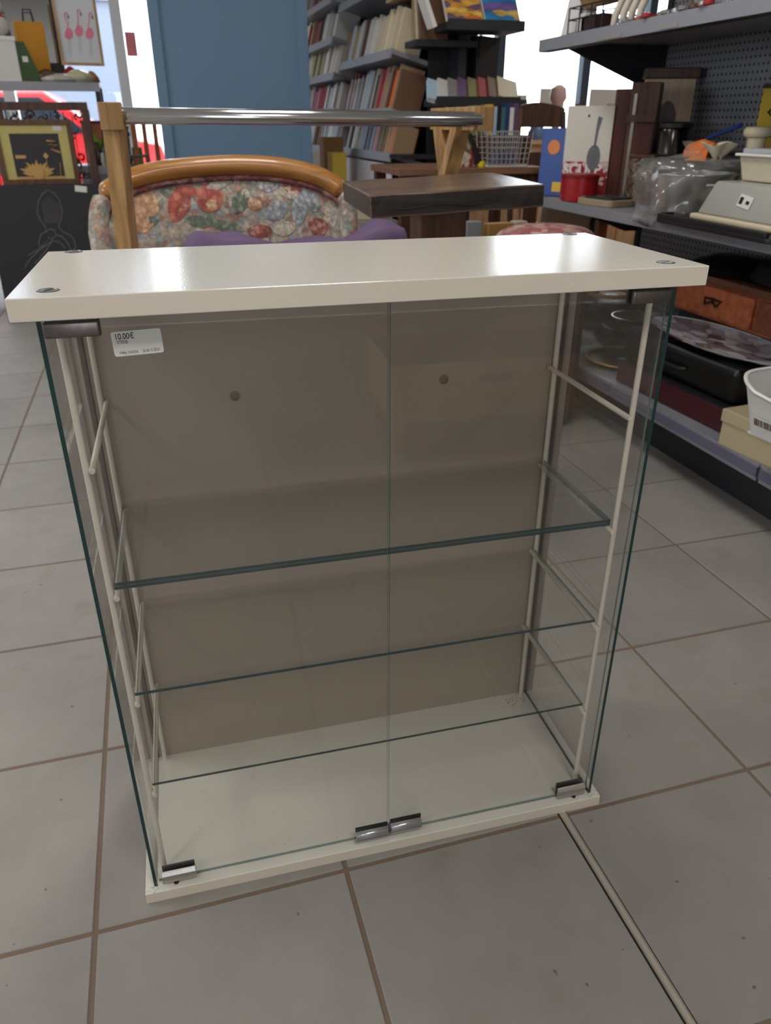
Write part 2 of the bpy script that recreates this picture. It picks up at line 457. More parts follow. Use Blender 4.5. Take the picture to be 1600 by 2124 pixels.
struct(M().box(RX0, RX1, RY0, RY1, RH, RH + 0.1).obj('ceiling', WALLW))
LY0, LY1, LZ0, LZ1 = 0.0, 2.2, 1.0, 2.2
wl = M().box(RX0 - 0.2, RX0, RY0, LY0, 0, RH).box(RX0 - 0.2, RX0, LY1, RY1, 0, RH).box(RX0 - 0.2, RX0, LY0, LY1, 0, LZ0).box(RX0 - 0.2, RX0, LY0, LY1, LZ1, RH)
struct(wl.obj('wall_left', WALLW))
struct(M().box(RX1, RX1 + 0.2, RY0, RY1, 0, RH).obj('wall_right', WALLW))
FX0, FX1, FZ0, FZ1 = -0.8, 0.2, 0.6, 2.0
wf = M().box(RX0, FX0, RY0 - 0.2, RY0, 0, RH).box(FX1, RX1, RY0 - 0.2, RY0, 0, RH).box(FX0, FX1, RY0 - 0.2, RY0, 0, FZ0).box(FX0, FX1, RY0 - 0.2, RY0, FZ1, RH)
struct(wf.obj('wall_front', WALLW))
# back wall with two glazed openings
WL0, WL1, WLz0, WLz1 = -3.4, 0.12, 0.05, 2.55
WR0, WR1, WRz0, WRz1 = 2.75, 5.6, 0.85, 2.45
bw = M()
bw.box(RX0, WL0, RY1, RY1 + 0.25, 0, RH); bw.box(WL0, WL1, RY1, RY1 + 0.25, WLz1, RH); bw.box(WL0, WL1, RY1, RY1 + 0.25, 0, WLz0)
bw.box(WL1, WR0, RY1, RY1 + 0.25, 0, RH)
bw.box(WR0, WR1, RY1, RY1 + 0.25, 0, WRz0); bw.box(WR0, WR1, RY1, RY1 + 0.25, WRz1, RH); bw.box(WR1, RX1, RY1, RY1 + 0.25, 0, RH)
struct(bw.obj('wall_back', WALLW))
WPANE = glass('window_pane', (0.98, 0.985, 0.985))
def window(name, x0, x1, z0, z1, mull, fm, w=0.07):
    w0 = struct(M().box(x0, x1, RY1 + 0.08, RY1 + 0.14, z0, z0 + 0.06).obj(name, fm))
    M().box(x0, x1, RY1 + 0.08, RY1 + 0.14, z1 - 0.06, z1).obj('head_rail', fm, w0)
    xs = [x0] + mull + [x1]
    for x in xs:
        M().box(x - w / 2, x + w / 2, RY1 + 0.06, RY1 + 0.16, z0, z1).obj('mullion', fm, w0)
    for a, b in zip(xs[:-1], xs[1:]):
        M().box(a + w / 2, b - w / 2, RY1 + 0.105, RY1 + 0.111, z0 + 0.06, z1 - 0.06).obj('pane', WPANE, w0)
    return w0
WFR = mat('white_frame', (236, 238, 240), 0.4, var=0.02)
window('window_1', WL0, WL1, WLz0, WLz1, [-2.3, -1.2, -0.25], WFR, 0.09)
window('window_2', WR0, WR1, WRz0, WRz1, [3.28, 4.22, 4.9], SLATE, 0.09)
w3 = struct(M().box(RX0 - 0.14, RX0 - 0.08, LY0, LY1, LZ0, LZ0 + 0.06).obj('fill_window_left', WFR))  # unseen window, added to light the gondola from the left
M().box(RX0 - 0.14, RX0 - 0.08, LY0, LY1, LZ1 - 0.06, LZ1).obj('head_rail', WFR, w3)
for y in (LY0, (LY0 + LY1) / 2, LY1):
    M().box(RX0 - 0.15, RX0 - 0.07, y - 0.035, y + 0.035, LZ0, LZ1).obj('mullion', WFR, w3)
for a, b in ((LY0, (LY0 + LY1) / 2), ((LY0 + LY1) / 2, LY1)):
    M().box(RX0 - 0.113, RX0 - 0.107, a + 0.035, b - 0.035, LZ0 + 0.06, LZ1 - 0.06).obj('pane', WPANE, w3)
w4 = struct(M().box(FX0, FX1, RY0 - 0.14, RY0 - 0.08, FZ0, FZ0 + 0.06).obj('fill_window_front', WFR))  # unseen window behind the camera, added as fill on the cabinet front
M().box(FX0, FX1, RY0 - 0.14, RY0 - 0.08, FZ1 - 0.06, FZ1).obj('head_rail', WFR, w4)
for x in (FX0, (FX0 + FX1) / 2, FX1):
    M().box(x - 0.035, x + 0.035, RY0 - 0.15, RY0 - 0.07, FZ0, FZ1).obj('mullion', WFR, w4)
for a, b in ((FX0, (FX0 + FX1) / 2), ((FX0 + FX1) / 2, FX1)):
    M().box(a + 0.035, b - 0.035, RY0 - 0.113, RY0 - 0.107, FZ0 + 0.06, FZ1 - 0.06).obj('pane', WPANE, w4)
pt = portal(FX0, FX1, RY0 - 0.18, FZ0, FZ1); pt.rotation_euler = (PI / 2, 0, 0)
pt = portal(LY0, LY1, 0, LZ0, LZ1)
pt.location = (RX0 - 0.18, (LY0 + LY1) / 2, (LZ0 + LZ1) / 2); pt.rotation_euler = (PI / 2, 0, -PI / 2)
portal(WL0, WL1, RY1 + 0.2, WLz0, WLz1)
portal(WR0, WR1, RY1 + 0.2, WRz0, WRz1)
# papers taped to the windows
for k, (x0, x1, z0, z1, txt) in enumerate(((3.33, 3.6, 1.14, 1.36, 'pale notice sheet taped low on the window, nearest the slate blue mullion'),
                                     (3.74, 4.02, 1.12, 1.42, 'wide poster sheet taped to the middle window pane'),
                                     (4.30, 4.62, 1.14, 1.42, 'notice sheet taped inside the third window pane'),
                                     (4.70, 4.86, 1.2, 1.41, 'narrow notice sheet taped beside the third window pane edge'))):
    tag(M().box(x0, x1, RY1 + 0.09, RY1 + 0.0915, z0, z1).obj('window_notice', PAPER), txt, 'notice')
tag(M().box(-0.2, -0.11, RY1 + 0.05, RY1 + 0.059, 1.62, 1.8).obj('window_notice', mat('pink_paper', (240, 140, 150), 0.7)), 'pink notice sheet stuck to the white window frame', 'notice')

# ceiling panels
def ceiling_light(x, y, k):
    t = thing('ceiling_light', 'flat white ceiling light panel, ' + nth(k + 1) + ' of nine counted from behind the photographer', 'ceiling light', (x, y, RH), group='ceiling light panels')
    M().box(-0.31, 0.31, -0.31, 0.31, -0.03, 0).obj('frame', WHITE, t)
    M().box(-0.29, 0.29, -0.29, 0.29, -0.034, -0.03).obj('diffuser', mat('lit_diffuser', (255, 246, 235), 0.6, var=0.0, emit=2.0), t)
    l = bpy.data.lights.new('panel_light', 'AREA'); l.shape = 'SQUARE'; l.size = 0.58; l.energy = LAMP_W[y]; l.color = LAMP_COL
    o = bpy.data.objects.new('panel_light', l); COL.objects.link(o); o.parent = t; o.location = (0, 0, -0.036)
for k, (x, y) in enumerate(((-2.2, -1.6), (0.35, -1.6), (3.2, -1.6), (-2.2, 1.4), (0.35, 1.4), (3.6, 1.4), (-2.4, 4.4), (0.1, 4.4), (3.4, 4.4))):
    ceiling_light(x, y, k)

# ================================================================== the glass display cabinet
cab = thing('display_cabinet', 'cream and glass display cabinet with two glass doors standing on the tiles', 'display cabinet', (0.0783, 0.0152, 0), -0.0299)
TF, TB, TZ0, TZ1 = -0.0192, 0.3069, 0.9353, 0.9594
BZ = 0.0225
M().box(-0.406, 0.406, TF, TB, TZ0, TZ1, [0, 0, 1, 1, 1, 1]).obj('top_panel', [CREAM, EDGE], cab, bevel=0.0012)
M().box(-0.4008, 0.4008, 0, 0.318, 0.0, BZ, [0, 0, 1, 1, 1, 1]).obj('base_panel', [CREAM, EDGE], cab, bevel=0.0012)
CAPM = mat('zinc_cam', (150, 150, 148), 0.35, 0.8, var=0.2, scale=300)
for (x, y) in ((-0.369, 0.018), (-0.371, 0.296), (0.374, 0.296), (0.366, 0.015)):
    p = M().lathe([(0.0112, 0.0), (0.0112, 0.0008), (0.0098, 0.0010), (0.0092, 0.0004), (0.0001, 0.0004)], 24).obj('cam_cover', CAPM, cab, (x, y, TZ1), smooth=40)
    M().box(-0.006, 0.006, -0.0012, 0.0012, 0.0004, 0.0007).obj('slot', INK, p, rot=(0, 0, random.uniform(0, 3)))
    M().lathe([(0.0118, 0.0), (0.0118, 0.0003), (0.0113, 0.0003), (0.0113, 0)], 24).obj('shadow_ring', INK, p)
# side panes (front and top edges green)
def pane(name, x0, x1, y0, y1, z0, z1, thin, m=None, parent=cab):
    # faces order of box: bottom, top, front(y0), back(y1), left(x0), right(x1)
    mi = {'x': [1, 2, 1, 0, 0, 0], 'y': [2, 2, 0, 0, 2, 2], 'z': [0, 0, 1, 0, 2, 2]}[thin]
    return M().box(x0, x1, y0, y1, z0, z1, mi).obj(name, [m or PANE, GEDGE, GEDGE2], parent)
pane('side_pane', -0.3866, -0.3816, 0.012, 0.298, BZ, TZ0, 'x')
pane('side_pane', 0.3816, 0.3866, 0.012, 0.298, BZ, TZ0, 'x')
# back panel with two cable holes
BACKP = mat('off_white_hardboard', (165, 151, 138), 0.3, var=0.03, scale=6)
bk = M()
HOLES = [(-0.172, 0.735), (0.173, 0.735)]
def panel_with_holes(mb, x0, x1, z0, z1, y0, y1, holes, r, n=24):
    """front and back sheets with round holes, built as vertical bands around each hole"""
    xs = sorted([x0, x1] + [h[0] - 0.03 for h in holes] + [h[0] + 0.03 for h in holes])
    for a, b in zip(xs[:-1], xs[1:]):
        h = [q for q in holes if abs((a + b) / 2 - q[0]) < 0.01]
        if not h: mb.box(a, b, y0, y1, z0, z1); continue
        hx, hz = h[0]
        mb.box(a, b, y0, y1, z0, hz - 0.03); mb.box(a, b, y0, y1, hz + 0.03, z1)
        vs, fs = [], []
        for k in range(n):
            t = 2 * PI * k / n
            c, s = math.cos(t), math.sin(t); q = 0.03 / max(abs(c), abs(s))
            for yy in (y0, y1):
                vs += [(hx + r * c, yy, hz + r * s), (hx + q * c, yy, hz + q * s)]
        for k in range(n):
            l = (k + 1) % n
            A, B = 4 * k, 4 * l
            fs += [(A, A + 1, B + 1, B), (A + 2, B + 2, B + 3, A + 3), (A, B, B + 2, A + 2)]
        mb.add(vs, fs)
panel_with_holes(bk, -0.401, 0.401, BZ, TZ0, 0.300, 0.304, HOLES, 0.0062)
bk.obj('back_panel', BACKP, cab)
for sx in (-1, 1):
    M().box(sx * 0.3841 - 0.0032, sx * 0.3841 + 0.0032, 0.2982, 0.2999, BZ, TZ0).obj('pane_gasket', mat('dark_brown_seal', (52, 40, 34), 0.7), cab)
for hx, hz in HOLES:
    T = Matrix.Translation((hx, 0.2995, hz)) @ Matrix.Rotation(PI / 2, 4, 'X')
    g = M().lathe([(0.0062, -0.004), (0.0085, -0.0002), (0.0085, 0.0006), (0.0062, 0.0006), (0.0058, -0.003)], 20, T=T).obj('grommet', mat('brown_grommet', (128, 108, 86), 0.5), cab, smooth=40)
# white rack: posts and cross rods
for sx in (-1, 1):
    for y in (0.043, 0.2935):
        M().tube([(sx * 0.3705, y, BZ), (sx * 0.3705, y, 0.932)], 0.0042, 12).obj('rack_post', WMET, cab, smooth=40)
    for z in (0.743, 0.559, 0.378, 0.199):
        M().tube([(sx * 0.3625, 0.031, z), (sx * 0.3625, 0.298, z)], 0.0040, 12).obj('rack_rod', WMET, cab, bevel=0.0007, seg=1, smooth=40)
# glass shelves resting on the rods (the upper level carries two)
for z, t in ((0.5632, 0.0052), (0.5688, 0.0052), (0.3822, 0.0050), (0.2032, 0.0046)):
    pane('glass_shelf', -0.3655, 0.3655, 0.0485, 0.2880, z, z + t, 'z', SHELFG)
# doors
dl = pane('glass_door', -0.3785, 0.0026, 0.0160, 0.0202, 0.0275, 0.9325, 'y')
dr = pane('glass_door', 0.0054, 0.3785, 0.0160, 0.0202, 0.0275, 0.9325, 'y')
# top hinges: rounded metal clips
HSIDE = mat('hinge_rim', (196, 193, 188), 0.32, 0.9, var=0.15, scale=200)
for sx in (-1, 1):
    h = M().box(min(sx * 0.323, sx * 0.381), max(sx * 0.323, sx * 0.381), 0.0085, 0.0155, 0.9098, 0.9275).obj('top_hinge', DULL, cab, bevel=0.0028, seg=3, smooth=40)
    M().box(min(sx * 0.326, sx * 0.381), max(sx * 0.326, sx * 0.381), 0.0207, 0.0255, 0.9098, 0.9353).obj('inner_clip', HSIDE, h, bevel=0.001)
    M().box(min(sx * 0.3235, sx * 0.326), max(sx * 0.3235, sx * 0.326), 0.0155, 0.024, 0.9098, 0.9275).obj('clip_side', BLACK, h)
    # bottom hinges: folded metal channel with a small rubber foot
    x0, x1 = min(sx * 0.3195, sx * 0.3725), max(sx * 0.3195, sx * 0.3725)
    prof = [(0.0150, 0.0255), (0.0150, 0.0485), (0.0135, 0.0500), (0.0115, 0.0485), (0.0085, 0.0430), (0.0085, 0.0285), (0.0105, 0.0255)]
    T = Matrix(((0, 0, 1, 0), (1, 0, 0, 0), (0, 1, 0, 0), (0, 0, 0, 1)))
    h = M().prism(prof, x0, x1, T=T).obj('bottom_hinge', HSIDE, cab, bevel=0.0005, seg=1)
    M().box(x0 + 0.001, x1 - 0.001, 0.0208, 0.0240, 0.0225, 0.0520).obj('inner_clip', DULL, h)
    M().lathe([(0.004, 0.0225), (0.004, 0.0258)], 14, T=Matrix.Translation(((x0 + x1) / 2 - sx * -0.006, 0.011, 0))).obj('pivot', BLACK, h)
# handle / magnet plates at the meeting edge
T = Matrix(((0, 0, 1, 0), (1, 0, 0, 0), (0, 1, 0, 0), (0, 0, 0, 1)))
for (x0, x1, dz) in ((-0.0545, 0.0014, 0.0), (0.0062, 0.0605, 0.0035)):
    prof = [(0.0152, 0.0235 + dz), (0.0152, 0.0555 + dz), (0.0140, 0.0555 + dz), (0.0125, 0.0495 + dz), (0.0060, 0.0468 + dz), (0.0035, 0.0400 + dz), (0.0035, 0.0340 + dz), (0.0085, 0.0305 + dz), (0.0092, 0.0235 + dz)]
    h = M().prism(prof, x0, x1, T=T).obj('door_handle', CHROME, cab, bevel=0.0006, seg=2, smooth=30)
    M().box(x0, x1, 0.0112, 0.0139, 0.0500 + dz, 0.0575 + dz).obj('dark_backing', BLACK, h)
M().box(-0.020, 0.012, 0.024, 0.034, BZ, 0.040).obj('magnet_catch', WHITE, cab, bevel=0.001)
# price label on the left door
pl = M()
def rrect(w, h, r, n=5):
    P = []
    for cx, cy, a0 in ((w - r, h - r, 0), (r, h - r, 90), (r, r, 180), (w - r, r, 270)):
        for k in range(n + 1):
            a = math.radians(a0 + 90 * k / n); P.append((cx + r * math.cos(a), cy + r * math.sin(a)))
    return P
Tl = Matrix.Translation((-0.313, 0.0158, 0.8835)) @ Matrix.Rotation(PI / 2, 4, 'X')
lab = M().prism(rrect(0.0535, 0.0275, 0.0028), 0, 0.0002).obj('price_label', PAPER, cab, (-0.3130, 0.01595, 0.8845), (PI / 2, math.radians(-2.0), 0))
tag(lab, 'white price sticker on the left door')
text_mesh('price_text', '10.00€', 0.0092, INK, lab, (0.0032, 0.0190, 0.0002), (0, 0, 0), 0.80, bold=0.00012)
text_mesh('name_text', 'VITRINE', 0.0056, INK, lab, (0.0046, 0.0140, 0.0002), (0, 0, 0), 0.60, bold=0.00004)
text_mesh('weight_text', '19.80kg 12/06/2026', 0.0042, INK, lab, (0.0050, 0.0024, 0.0002), (0, 0, 0), 0.62)
text_mesh('code_text', '26 06 12 20.01', 0.0048, INK, lab, (0.0305, 0.0024, 0.0002), (0, 0, 0), 0.66, bold=0.00002)
# grime in the far inner corner and at the glass feet
rg = random.Random(21)
gr = M()
def speck(x, y, z, r):
    n = 6
    P = [(x + r * rg.uniform(0.6, 1.2) * math.cos(2 * PI * k / n), y + r * rg.uniform(0.6, 1.2) * math.sin(2 * PI * k / n)) for k in range(n)]
    gr.prism(P, z, z + 0.0002)
for k in range(34): speck(0.372 - abs(rg.gauss(0, 0.03)), 0.285 - abs(rg.gauss(0, 0.012)), BZ, rg.uniform(0.0004, 0.0014))
for sx in (-1, 1):
    for k in range(16): speck(sx * (0.384 + rg.gauss(0, 0.006)), 0.008 + rg.gauss(0, 0.004), BZ, rg.uniform(0.0003, 0.0009))
for k in range(26): speck(rg.uniform(-0.36, 0.36), rg.uniform(0.03, 0.28), BZ, rg.uniform(0.0003, 0.0010))
for k in range(14): speck(rg.uniform(-0.39, 0.39), rg.uniform(-0.01, 0.30), TZ1, rg.uniform(0.0003, 0.0007))
o = gr.obj('dirt_specks', mat('dirt', (70, 58, 46), 0.9), cab); o['kind'] = 'stuff'
# ================================================================== right-hand gondola shelving
PEG = pegboard_mat()
GX0, GX1, GY0, GY1 = 1.50, 2.10, -1.6, 2.60
gd = thing('gondola_shelving', 'long grey metal gondola shelving with pegboard back beside the cabinet', 'shelving', (0, 0, 0))
M().box(GX1, GX1 + 0.03, GY0, GY1 - 0.02, 0.1, 1.95).obj('pegboard_back', PEG, gd)
M().box(1.58, GX1 + 0.03, GY0, GY1, 0.0, 0.15).obj('kickplate', DGREY, gd)
b = M().box(1.45, GX1, GY0, GY1, 0.215, 0.222).obj('base_shelf', GREYM, gd)
for y0, y1 in ((GY0, 0.80), (0.812, 1.62), (1.632, GY1)):
    M().box(1.445, 1.452, y0, y1, 0.172, 0.224).obj('front_lip', GREYM, b)
    M().box(1.440, 1.445, y0, y1, 0.185, 0.215).obj('price_channel', mat('violet_grey_strip', (104, 102, 122), 0.35), b)
for k, (z, th) in enumerate(((0.818, 0.034), (1.425, 0.042))):
    s = M().box(GX0 + 0.005, GX1, GY0, GY1, z - 0.006, z).obj('shelf_board', GREYM, gd)
    M().box(GX0, GX0 + 0.006, GY0, GY1, z - th, z + 0.002).obj('front_lip', GREYM, s)
    M().box(GX0 + 0.006, GX0 + 0.05, GY0, GY1, z - th - 0.002, z - th + 0.004).obj('return_lip', DGREY, s)
    for y in (GY1 - 0.03, 1.30, 0.05, -1.2):
        pts = [(0.05, -0.004), (0.60, -0.004), (0.60, -0.17), (0.52, -0.17)]
        T = Matrix(((1, 0, 0, GX0), (0, 0, 1, y), (0, 1, 0, z), (0, 0, 0, 1)))
        M().prism(pts, 0, 0.006, T=T).obj('bracket', DGREY, s)
for y in (GY1 - 0.05, 1.28, 0.03):
    M().box(GX1 - 0.012, GX1, y, y + 0.035, 0.1, 1.95).obj('upright', DGREY, gd)
for (y0, y1) in ((1.95, 2.12), (1.62, 1.72)):
    M().box(GX0 - 0.002, GX0, y0, y1, 1.386, 1.398).obj('price_strip', mat('dull_label', (150, 146, 140), 0.5), gd)

# ---- things on the middle shelf (z = 0.818)
ZM = 0.818
def book_blank(name, label, cat, loc, rz, w, d, h, cover, rot=None, group=None):
    """upright box (cover) with parts"""
    t = thing(name, label, cat, loc, rz, group, rot)
    return t
# blue picture box
t = thing('game_box', 'blue cardboard game box standing on the middle shelf beside the white spoon box', 'box', (1.60, 2.50, ZM), rot=(0, 0.05, 0.62))
M().box(0, 0.10, -0.09, 0.09, 0, 0.27).obj('box_body', mat('grey_card', (120, 118, 108), 0.6), t, bevel=0.003)
M().box(-0.02, 0.0, -0.094, 0.094, 0, 0.276).obj('lid', mat('blue_card', (34, 72, 150), 0.4, var=0.15, scale=14), t, bevel=0.004)
M().lathe([(0.03, 0), (0.03, 0.0015)], 14, T=Matrix.Translation((-0.021, 0.03, 0.20)) @ Matrix.Rotation(-PI / 2, 4, 'Y')).obj('printed_figure', mat('orange_print', (220, 130, 70), 0.5), t)
M().box(-0.0212, -0.02, -0.07, 0.02, 0.02, 0.06).obj('printed_patch', mat('yellow_print', (226, 186, 60), 0.5), t)
text_mesh('cover_text', 'PUZZLE', 0.05, mat('pale_blue_print', (150, 190, 230), 0.5), t, (-0.0205, 0.05, 0.08), (PI / 2, 0, -PI / 2), 0.7) if False else None
# white tall box with a spoon picture
t = thing('spoon_box', 'tall white carton printed with a silver spoon above a red band', 'box', (1.63, 2.33, ZM), 0.98)
M().box(0, 0.11, -0.095, 0.095, 0, 0.36).obj('carton', mat('white_card', (222, 218, 206), 0.5, var=0.03), t, bevel=0.002)
M().box(-0.0006, 0.0, -0.095, 0.095, 0.0, 0.150).obj('red_band', blotch('red_band_print', [(176, 30, 44), (214, 190, 186), (176, 30, 44), (160, 20, 36)], 60, 0.5), t)
SPG = mat('grey_print', (120, 122, 128), 0.3, 0.3, var=0.3, scale=25)
sp = [(-0.03 + 0.028 * math.cos(a), 0.165 + 0.050 * math.sin(a)) for a in [2 * PI * k / 18 for k in range(18)]]
Tx = Matrix(((0, 0, 1, 0), (1, 0, 0, 0), (0, 1, 0, 0), (0, 0, 0, 1)))
M().prism(sp, -0.0012, -0.0006, T=Tx).prism([(-0.026, 0.205), (-0.034, 0.205), (-0.040, 0.27), (-0.05, 0.315), (-0.032, 0.322), (-0.028, 0.27)], -0.0012, -0.0006, T=Tx).obj('spoon_print', SPG, t)
text_mesh('band_text', 'SCULP', 0.058, mat('white_print', (232, 226, 222), 0.5), t, (-0.0008, 0.092, 0.100), (PI / 2, 0, -PI / 2), 0.95, bold=0.002)
M().box(-0.0008, 0, 0.0, 0.022, 0.315, 0.335).obj('price_sticker', PAPER, t)
M().box(-0.0011, -0.0007, 0.002, 0.010, 0.318, 0.328).obj('sticker_mark', INK, t)
# red enamel pot
t = thing('red_pot', 'red enamel storage pot in front of the white spoon carton', 'pot', (1.575, 2.26, ZM))
M().lathe([(0.066, 0), (0.072, 0.006), (0.076, 0.09), (0.076, 0.094), (0.070, 0.094), (0.068, 0.01), (0.001, 0.008)], 28).obj('body', RED, t, smooth=40)
M().lathe([(0.079, 0.094), (0.080, 0.102), (0.074, 0.108), (0.001, 0.111)], 28).obj('lid', mat('dark_red_lid', (132, 22, 30), 0.35), t, smooth=40)
# mahogany upright boxes
t = thing('wooden_case', 'narrow reddish mahogany case standing next to the white spoon carton', 'case', (1.74, 2.27, ZM), 0.85)
M().box(0, 0.10, -0.035, 0.035, 0, 0.42).obj('body', MAHOG, t, bevel=0.003)
M().box(-0.004, 0, -0.022, 0.022, 0.02, 0.40).obj('front_panel', MAHOG, t)
t = thing('wooden_case', 'tall dark walnut case with a metal clasp strip behind the kitchen scale', 'case', (1.765, 2.16, ZM), 0.85)
M().box(0, 0.10, -0.055, 0.055, 0, 0.44).obj('body', WALNUT, t, bevel=0.003)
M().box(-0.005, 0, -0.050, 0.020, 0.02, 0.30).obj('front_panel', MAHOG, t, bevel=0.002)
M().box(-0.006, 0, 0.028, 0.040, 0.02, 0.40).obj('clasp_strip', STEEL, t)
M().box(-0.03, 0, -0.056, 0.056, 0.30, 0.325).obj('ledge', WALNUT, t)
# pale wooden wall clock
t = thing('wall_clock', 'pale wooden clock with dark leaf pendulum standing against the shelf end', 'clock', (1.97, 2.30, ZM), -0.45)
PALEW = wood('pale_birch', (196, 168, 136), (222, 196, 166), 0.5, 4)
M().box(-0.10, 0.10, 0, 0.05, 0, 0.46).obj('case', PALEW, t, bevel=0.003)
M().box(-0.09, 0.09, -0.006, 0, 0.18, 0.205).obj('cross_rail', WALNUT, t)
M().box(-0.11, 0.11, -0.012, 0.06, 0.46, 0.50).obj('pediment', WALNUT, t, bevel=0.004)
leaf = [(0.038 * math.cos(a) * (1 - 0.25 * math.sin(a)), 0.33 + 0.05 * math.sin(a)) for a in [2 * PI * k / 16 for k in range(16)]]
M().prism(leaf, 0.0, 0.006, T=Matrix(((1, 0, 0, 0), (0, 0, -1, 0), (0, 1, 0, 0), (0, 0, 0, 1)))).obj('pendulum_leaf', WALNUT, t)
M().tube([(-0.02, -0.004, 0.28), (-0.025, -0.004, 0.10), (0.0, -0.004, 0.05)], 0.002, 6).obj('chain', BLACK, t)
# steel and black canister
t = thing('canister', 'dark polished canister with a bright steel stripe behind the bagged pot', 'canister', (1.86, 2.06, ZM))
M().lathe([(0.062, 0), (0.064, 0.01), (0.064, 0.27), (0.060, 0.28), (0.001, 0.28)], 32).obj('body', mat('black_chrome', (70, 68, 66), 0.12, 1.0, var=0.05), t, smooth=40)
M().lathe([(0.066, 0.28), (0.066, 0.295), (0.05, 0.30), (0.001, 0.302)], 32).obj('lid', BLACK, t, smooth=40)
# patterned tin
t = thing('patterned_tin', 'small brown patterned tin standing behind the kitchen scale', 'tin', (1.79, 2.08, ZM), 0.1)
M().box(-0.06, 0.06, -0.075, 0.075, 0, 0.17).obj('body', blotch('brown_print', [(92, 68, 52), (130, 110, 92), (70, 48, 38), (110, 84, 66)], 40), t, bevel=0.004)
M().box(-0.062, 0.062, -0.077, 0.077, 0.17, 0.185).obj('lid', WALNUT, t, bevel=0.004)
# kitchen scale
t = thing('kitchen_scale', 'flat kitchen scale with dark plate and beige rim on the shelf edge', 'kitchen scale', (1.60, 2.08, ZM), 0.15)
M().prism([(p[0] - 0.075, p[1] - 0.105) for p in rrect(0.15, 0.21, 0.03)], 0, 0.026).obj('rim', mat('beige_plastic', (160, 142, 116), 0.45), t, bevel=0.004)
M().prism([(p[0] - 0.06, p[1] - 0.09) for p in rrect(0.12, 0.16, 0.02)], 0.026, 0.034).obj('plate', mat('charcoal_plate', (46, 46, 48), 0.35, var=0.3, scale=120), t)
M().box(-0.05, 0.0, 0.075, 0.10, 0.026, 0.030).obj('display', mat('taupe_panel', (120, 106, 88), 0.4), t)
# steel pot inside a clear plastic bag
t = thing('cooking_pot', 'wide steel cooking pot wrapped in a clear plastic bag', 'pot', (1.68, 1.66, ZM))
M().lathe([(0.115, 0), (0.125, 0.004), (0.150, 0.135), (0.156, 0.138), (0.156, 0.142), (0.146, 0.142), (0.120, 0.01), (0.001, 0.008)], 40).obj('bowl', STEEL, t, smooth=40)
for s in (-1, 1):
    M().tube([(-0.05, s * 0.148, 0.11), (-0.04, s * 0.175, 0.112), (0.04, s * 0.175, 0.112), (0.05, s * 0.148, 0.11)], 0.005, 8).obj('side_handle', STEEL, t, smooth=40)
PLB = glass('clear_polythene', (0.93, 0.93, 0.94), 1.75, 0.10, haze=0.15)
bag = M()
def bagfn(u, v):
    a = 2 * PI * u
    prof = [(0.10, -0.004), (0.17, 0.005), (0.185, 0.07), (0.19, 0.135), (0.20, 0.165), (0.16, 0.185), (0.07, 0.19), (0.03, 0.205), (0.055, 0.24)]
    x = v * (len(prof) - 1); k = min(int(x), len(prof) - 2); f = x - k
    r = prof[k][0] * (1 - f) + prof[k + 1][0] * f; z = prof[k][1] * (1 - f) + prof[k + 1][1] * f
    n1 = noise.noise(Vector((math.cos(a) * 3, math.sin(a) * 3, v * 7))) * 0.038 + noise.noise(Vector((math.cos(a) * 9, math.sin(a) * 9, v * 16))) * 0.016
    r += n1 * (0.3 if v > 0.8 else 1)
    x, y = r * math.cos(a), r * math.sin(a)
    w = max(0.0, math.cos(a - PI - 0.35)) ** 6 * max(0.0, 1 - v / 0.42)
    x += 0.065 * w * math.cos(a); y += 0.065 * w * math.sin(a)
    if x < -0.190: z -= 0.055 * w
    else: z = max(z, 0.001)
    return (x, y, z)
bag.sheet(bagfn, 56, 30)
ob = bag.obj('plastic_bag', PLB, None, (1.68, 1.66, ZM + 0.001), smooth=180)
tag(ob, 'crumpled clear plastic bag covering the steel pot', 'plastic bag')
t = thing('orange_ladle', 'orange plastic scoop sticking out of the bagged pot', 'scoop', (1.70, 1.66, ZM + 0.14))
def scoop(u, v):
    a = PI * u; r = 0.055
    return (r * math.cos(a) * 0.5, (v - 0.5) * 0.13 , 0.05 + r * math.sin(a) * (1 - 0.5 * abs(v - 0.5)))
M().sheet(scoop, 14, 8, 0.003).obj('bowl', ORANGE, t, smooth=60)
M().lathe([(0.02, 0), (0.045, 0.012), (0.02, 0.024), (0.001, 0.026)], 16, T=Matrix.Translation((-0.03, -0.02, 0.03))).obj('handle_end', mat('amber_plastic', (240, 150, 20), 0.4), t, smooth=50)
def knotf(u, v):
    a = 2 * PI * u; r = 0.012 + 0.04 * v + 0.012 * math.sin(5 * a) * v
    return (r * math.cos(a), r * math.sin(a), 0.045 * v + 0.006 * math.sin(3 * a))
ob = M().sheet(knotf, 24, 6, 0.001).obj('paper_twist', mat('cream_tissue', (230, 218, 196), 0.8), None, (1.69, 1.565, ZM + 0.19), smooth=60)
tag(ob, 'small cream tissue twist beside the orange scoop', 'tissue')
# cream grinder
t = thing('cream_grinder', 'cream plastic grinder with a round knob behind the white containers', 'grinder', (1.80, 1.52, ZM))
M().lathe([(0.046, 0), (0.046, 0.01), (0.036, 0.05), (0.030, 0.12), (0.030, 0.25), (0.034, 0.255), (0.001, 0.256)], 24).obj('body', CREAMP, t, smooth=35)
M().lathe([(0.040, 0.256), (0.046, 0.264), (0.046, 0.276), (0.040, 0.285), (0.001, 0.288)], 24).obj('knob', CREAMP, t, smooth=50)
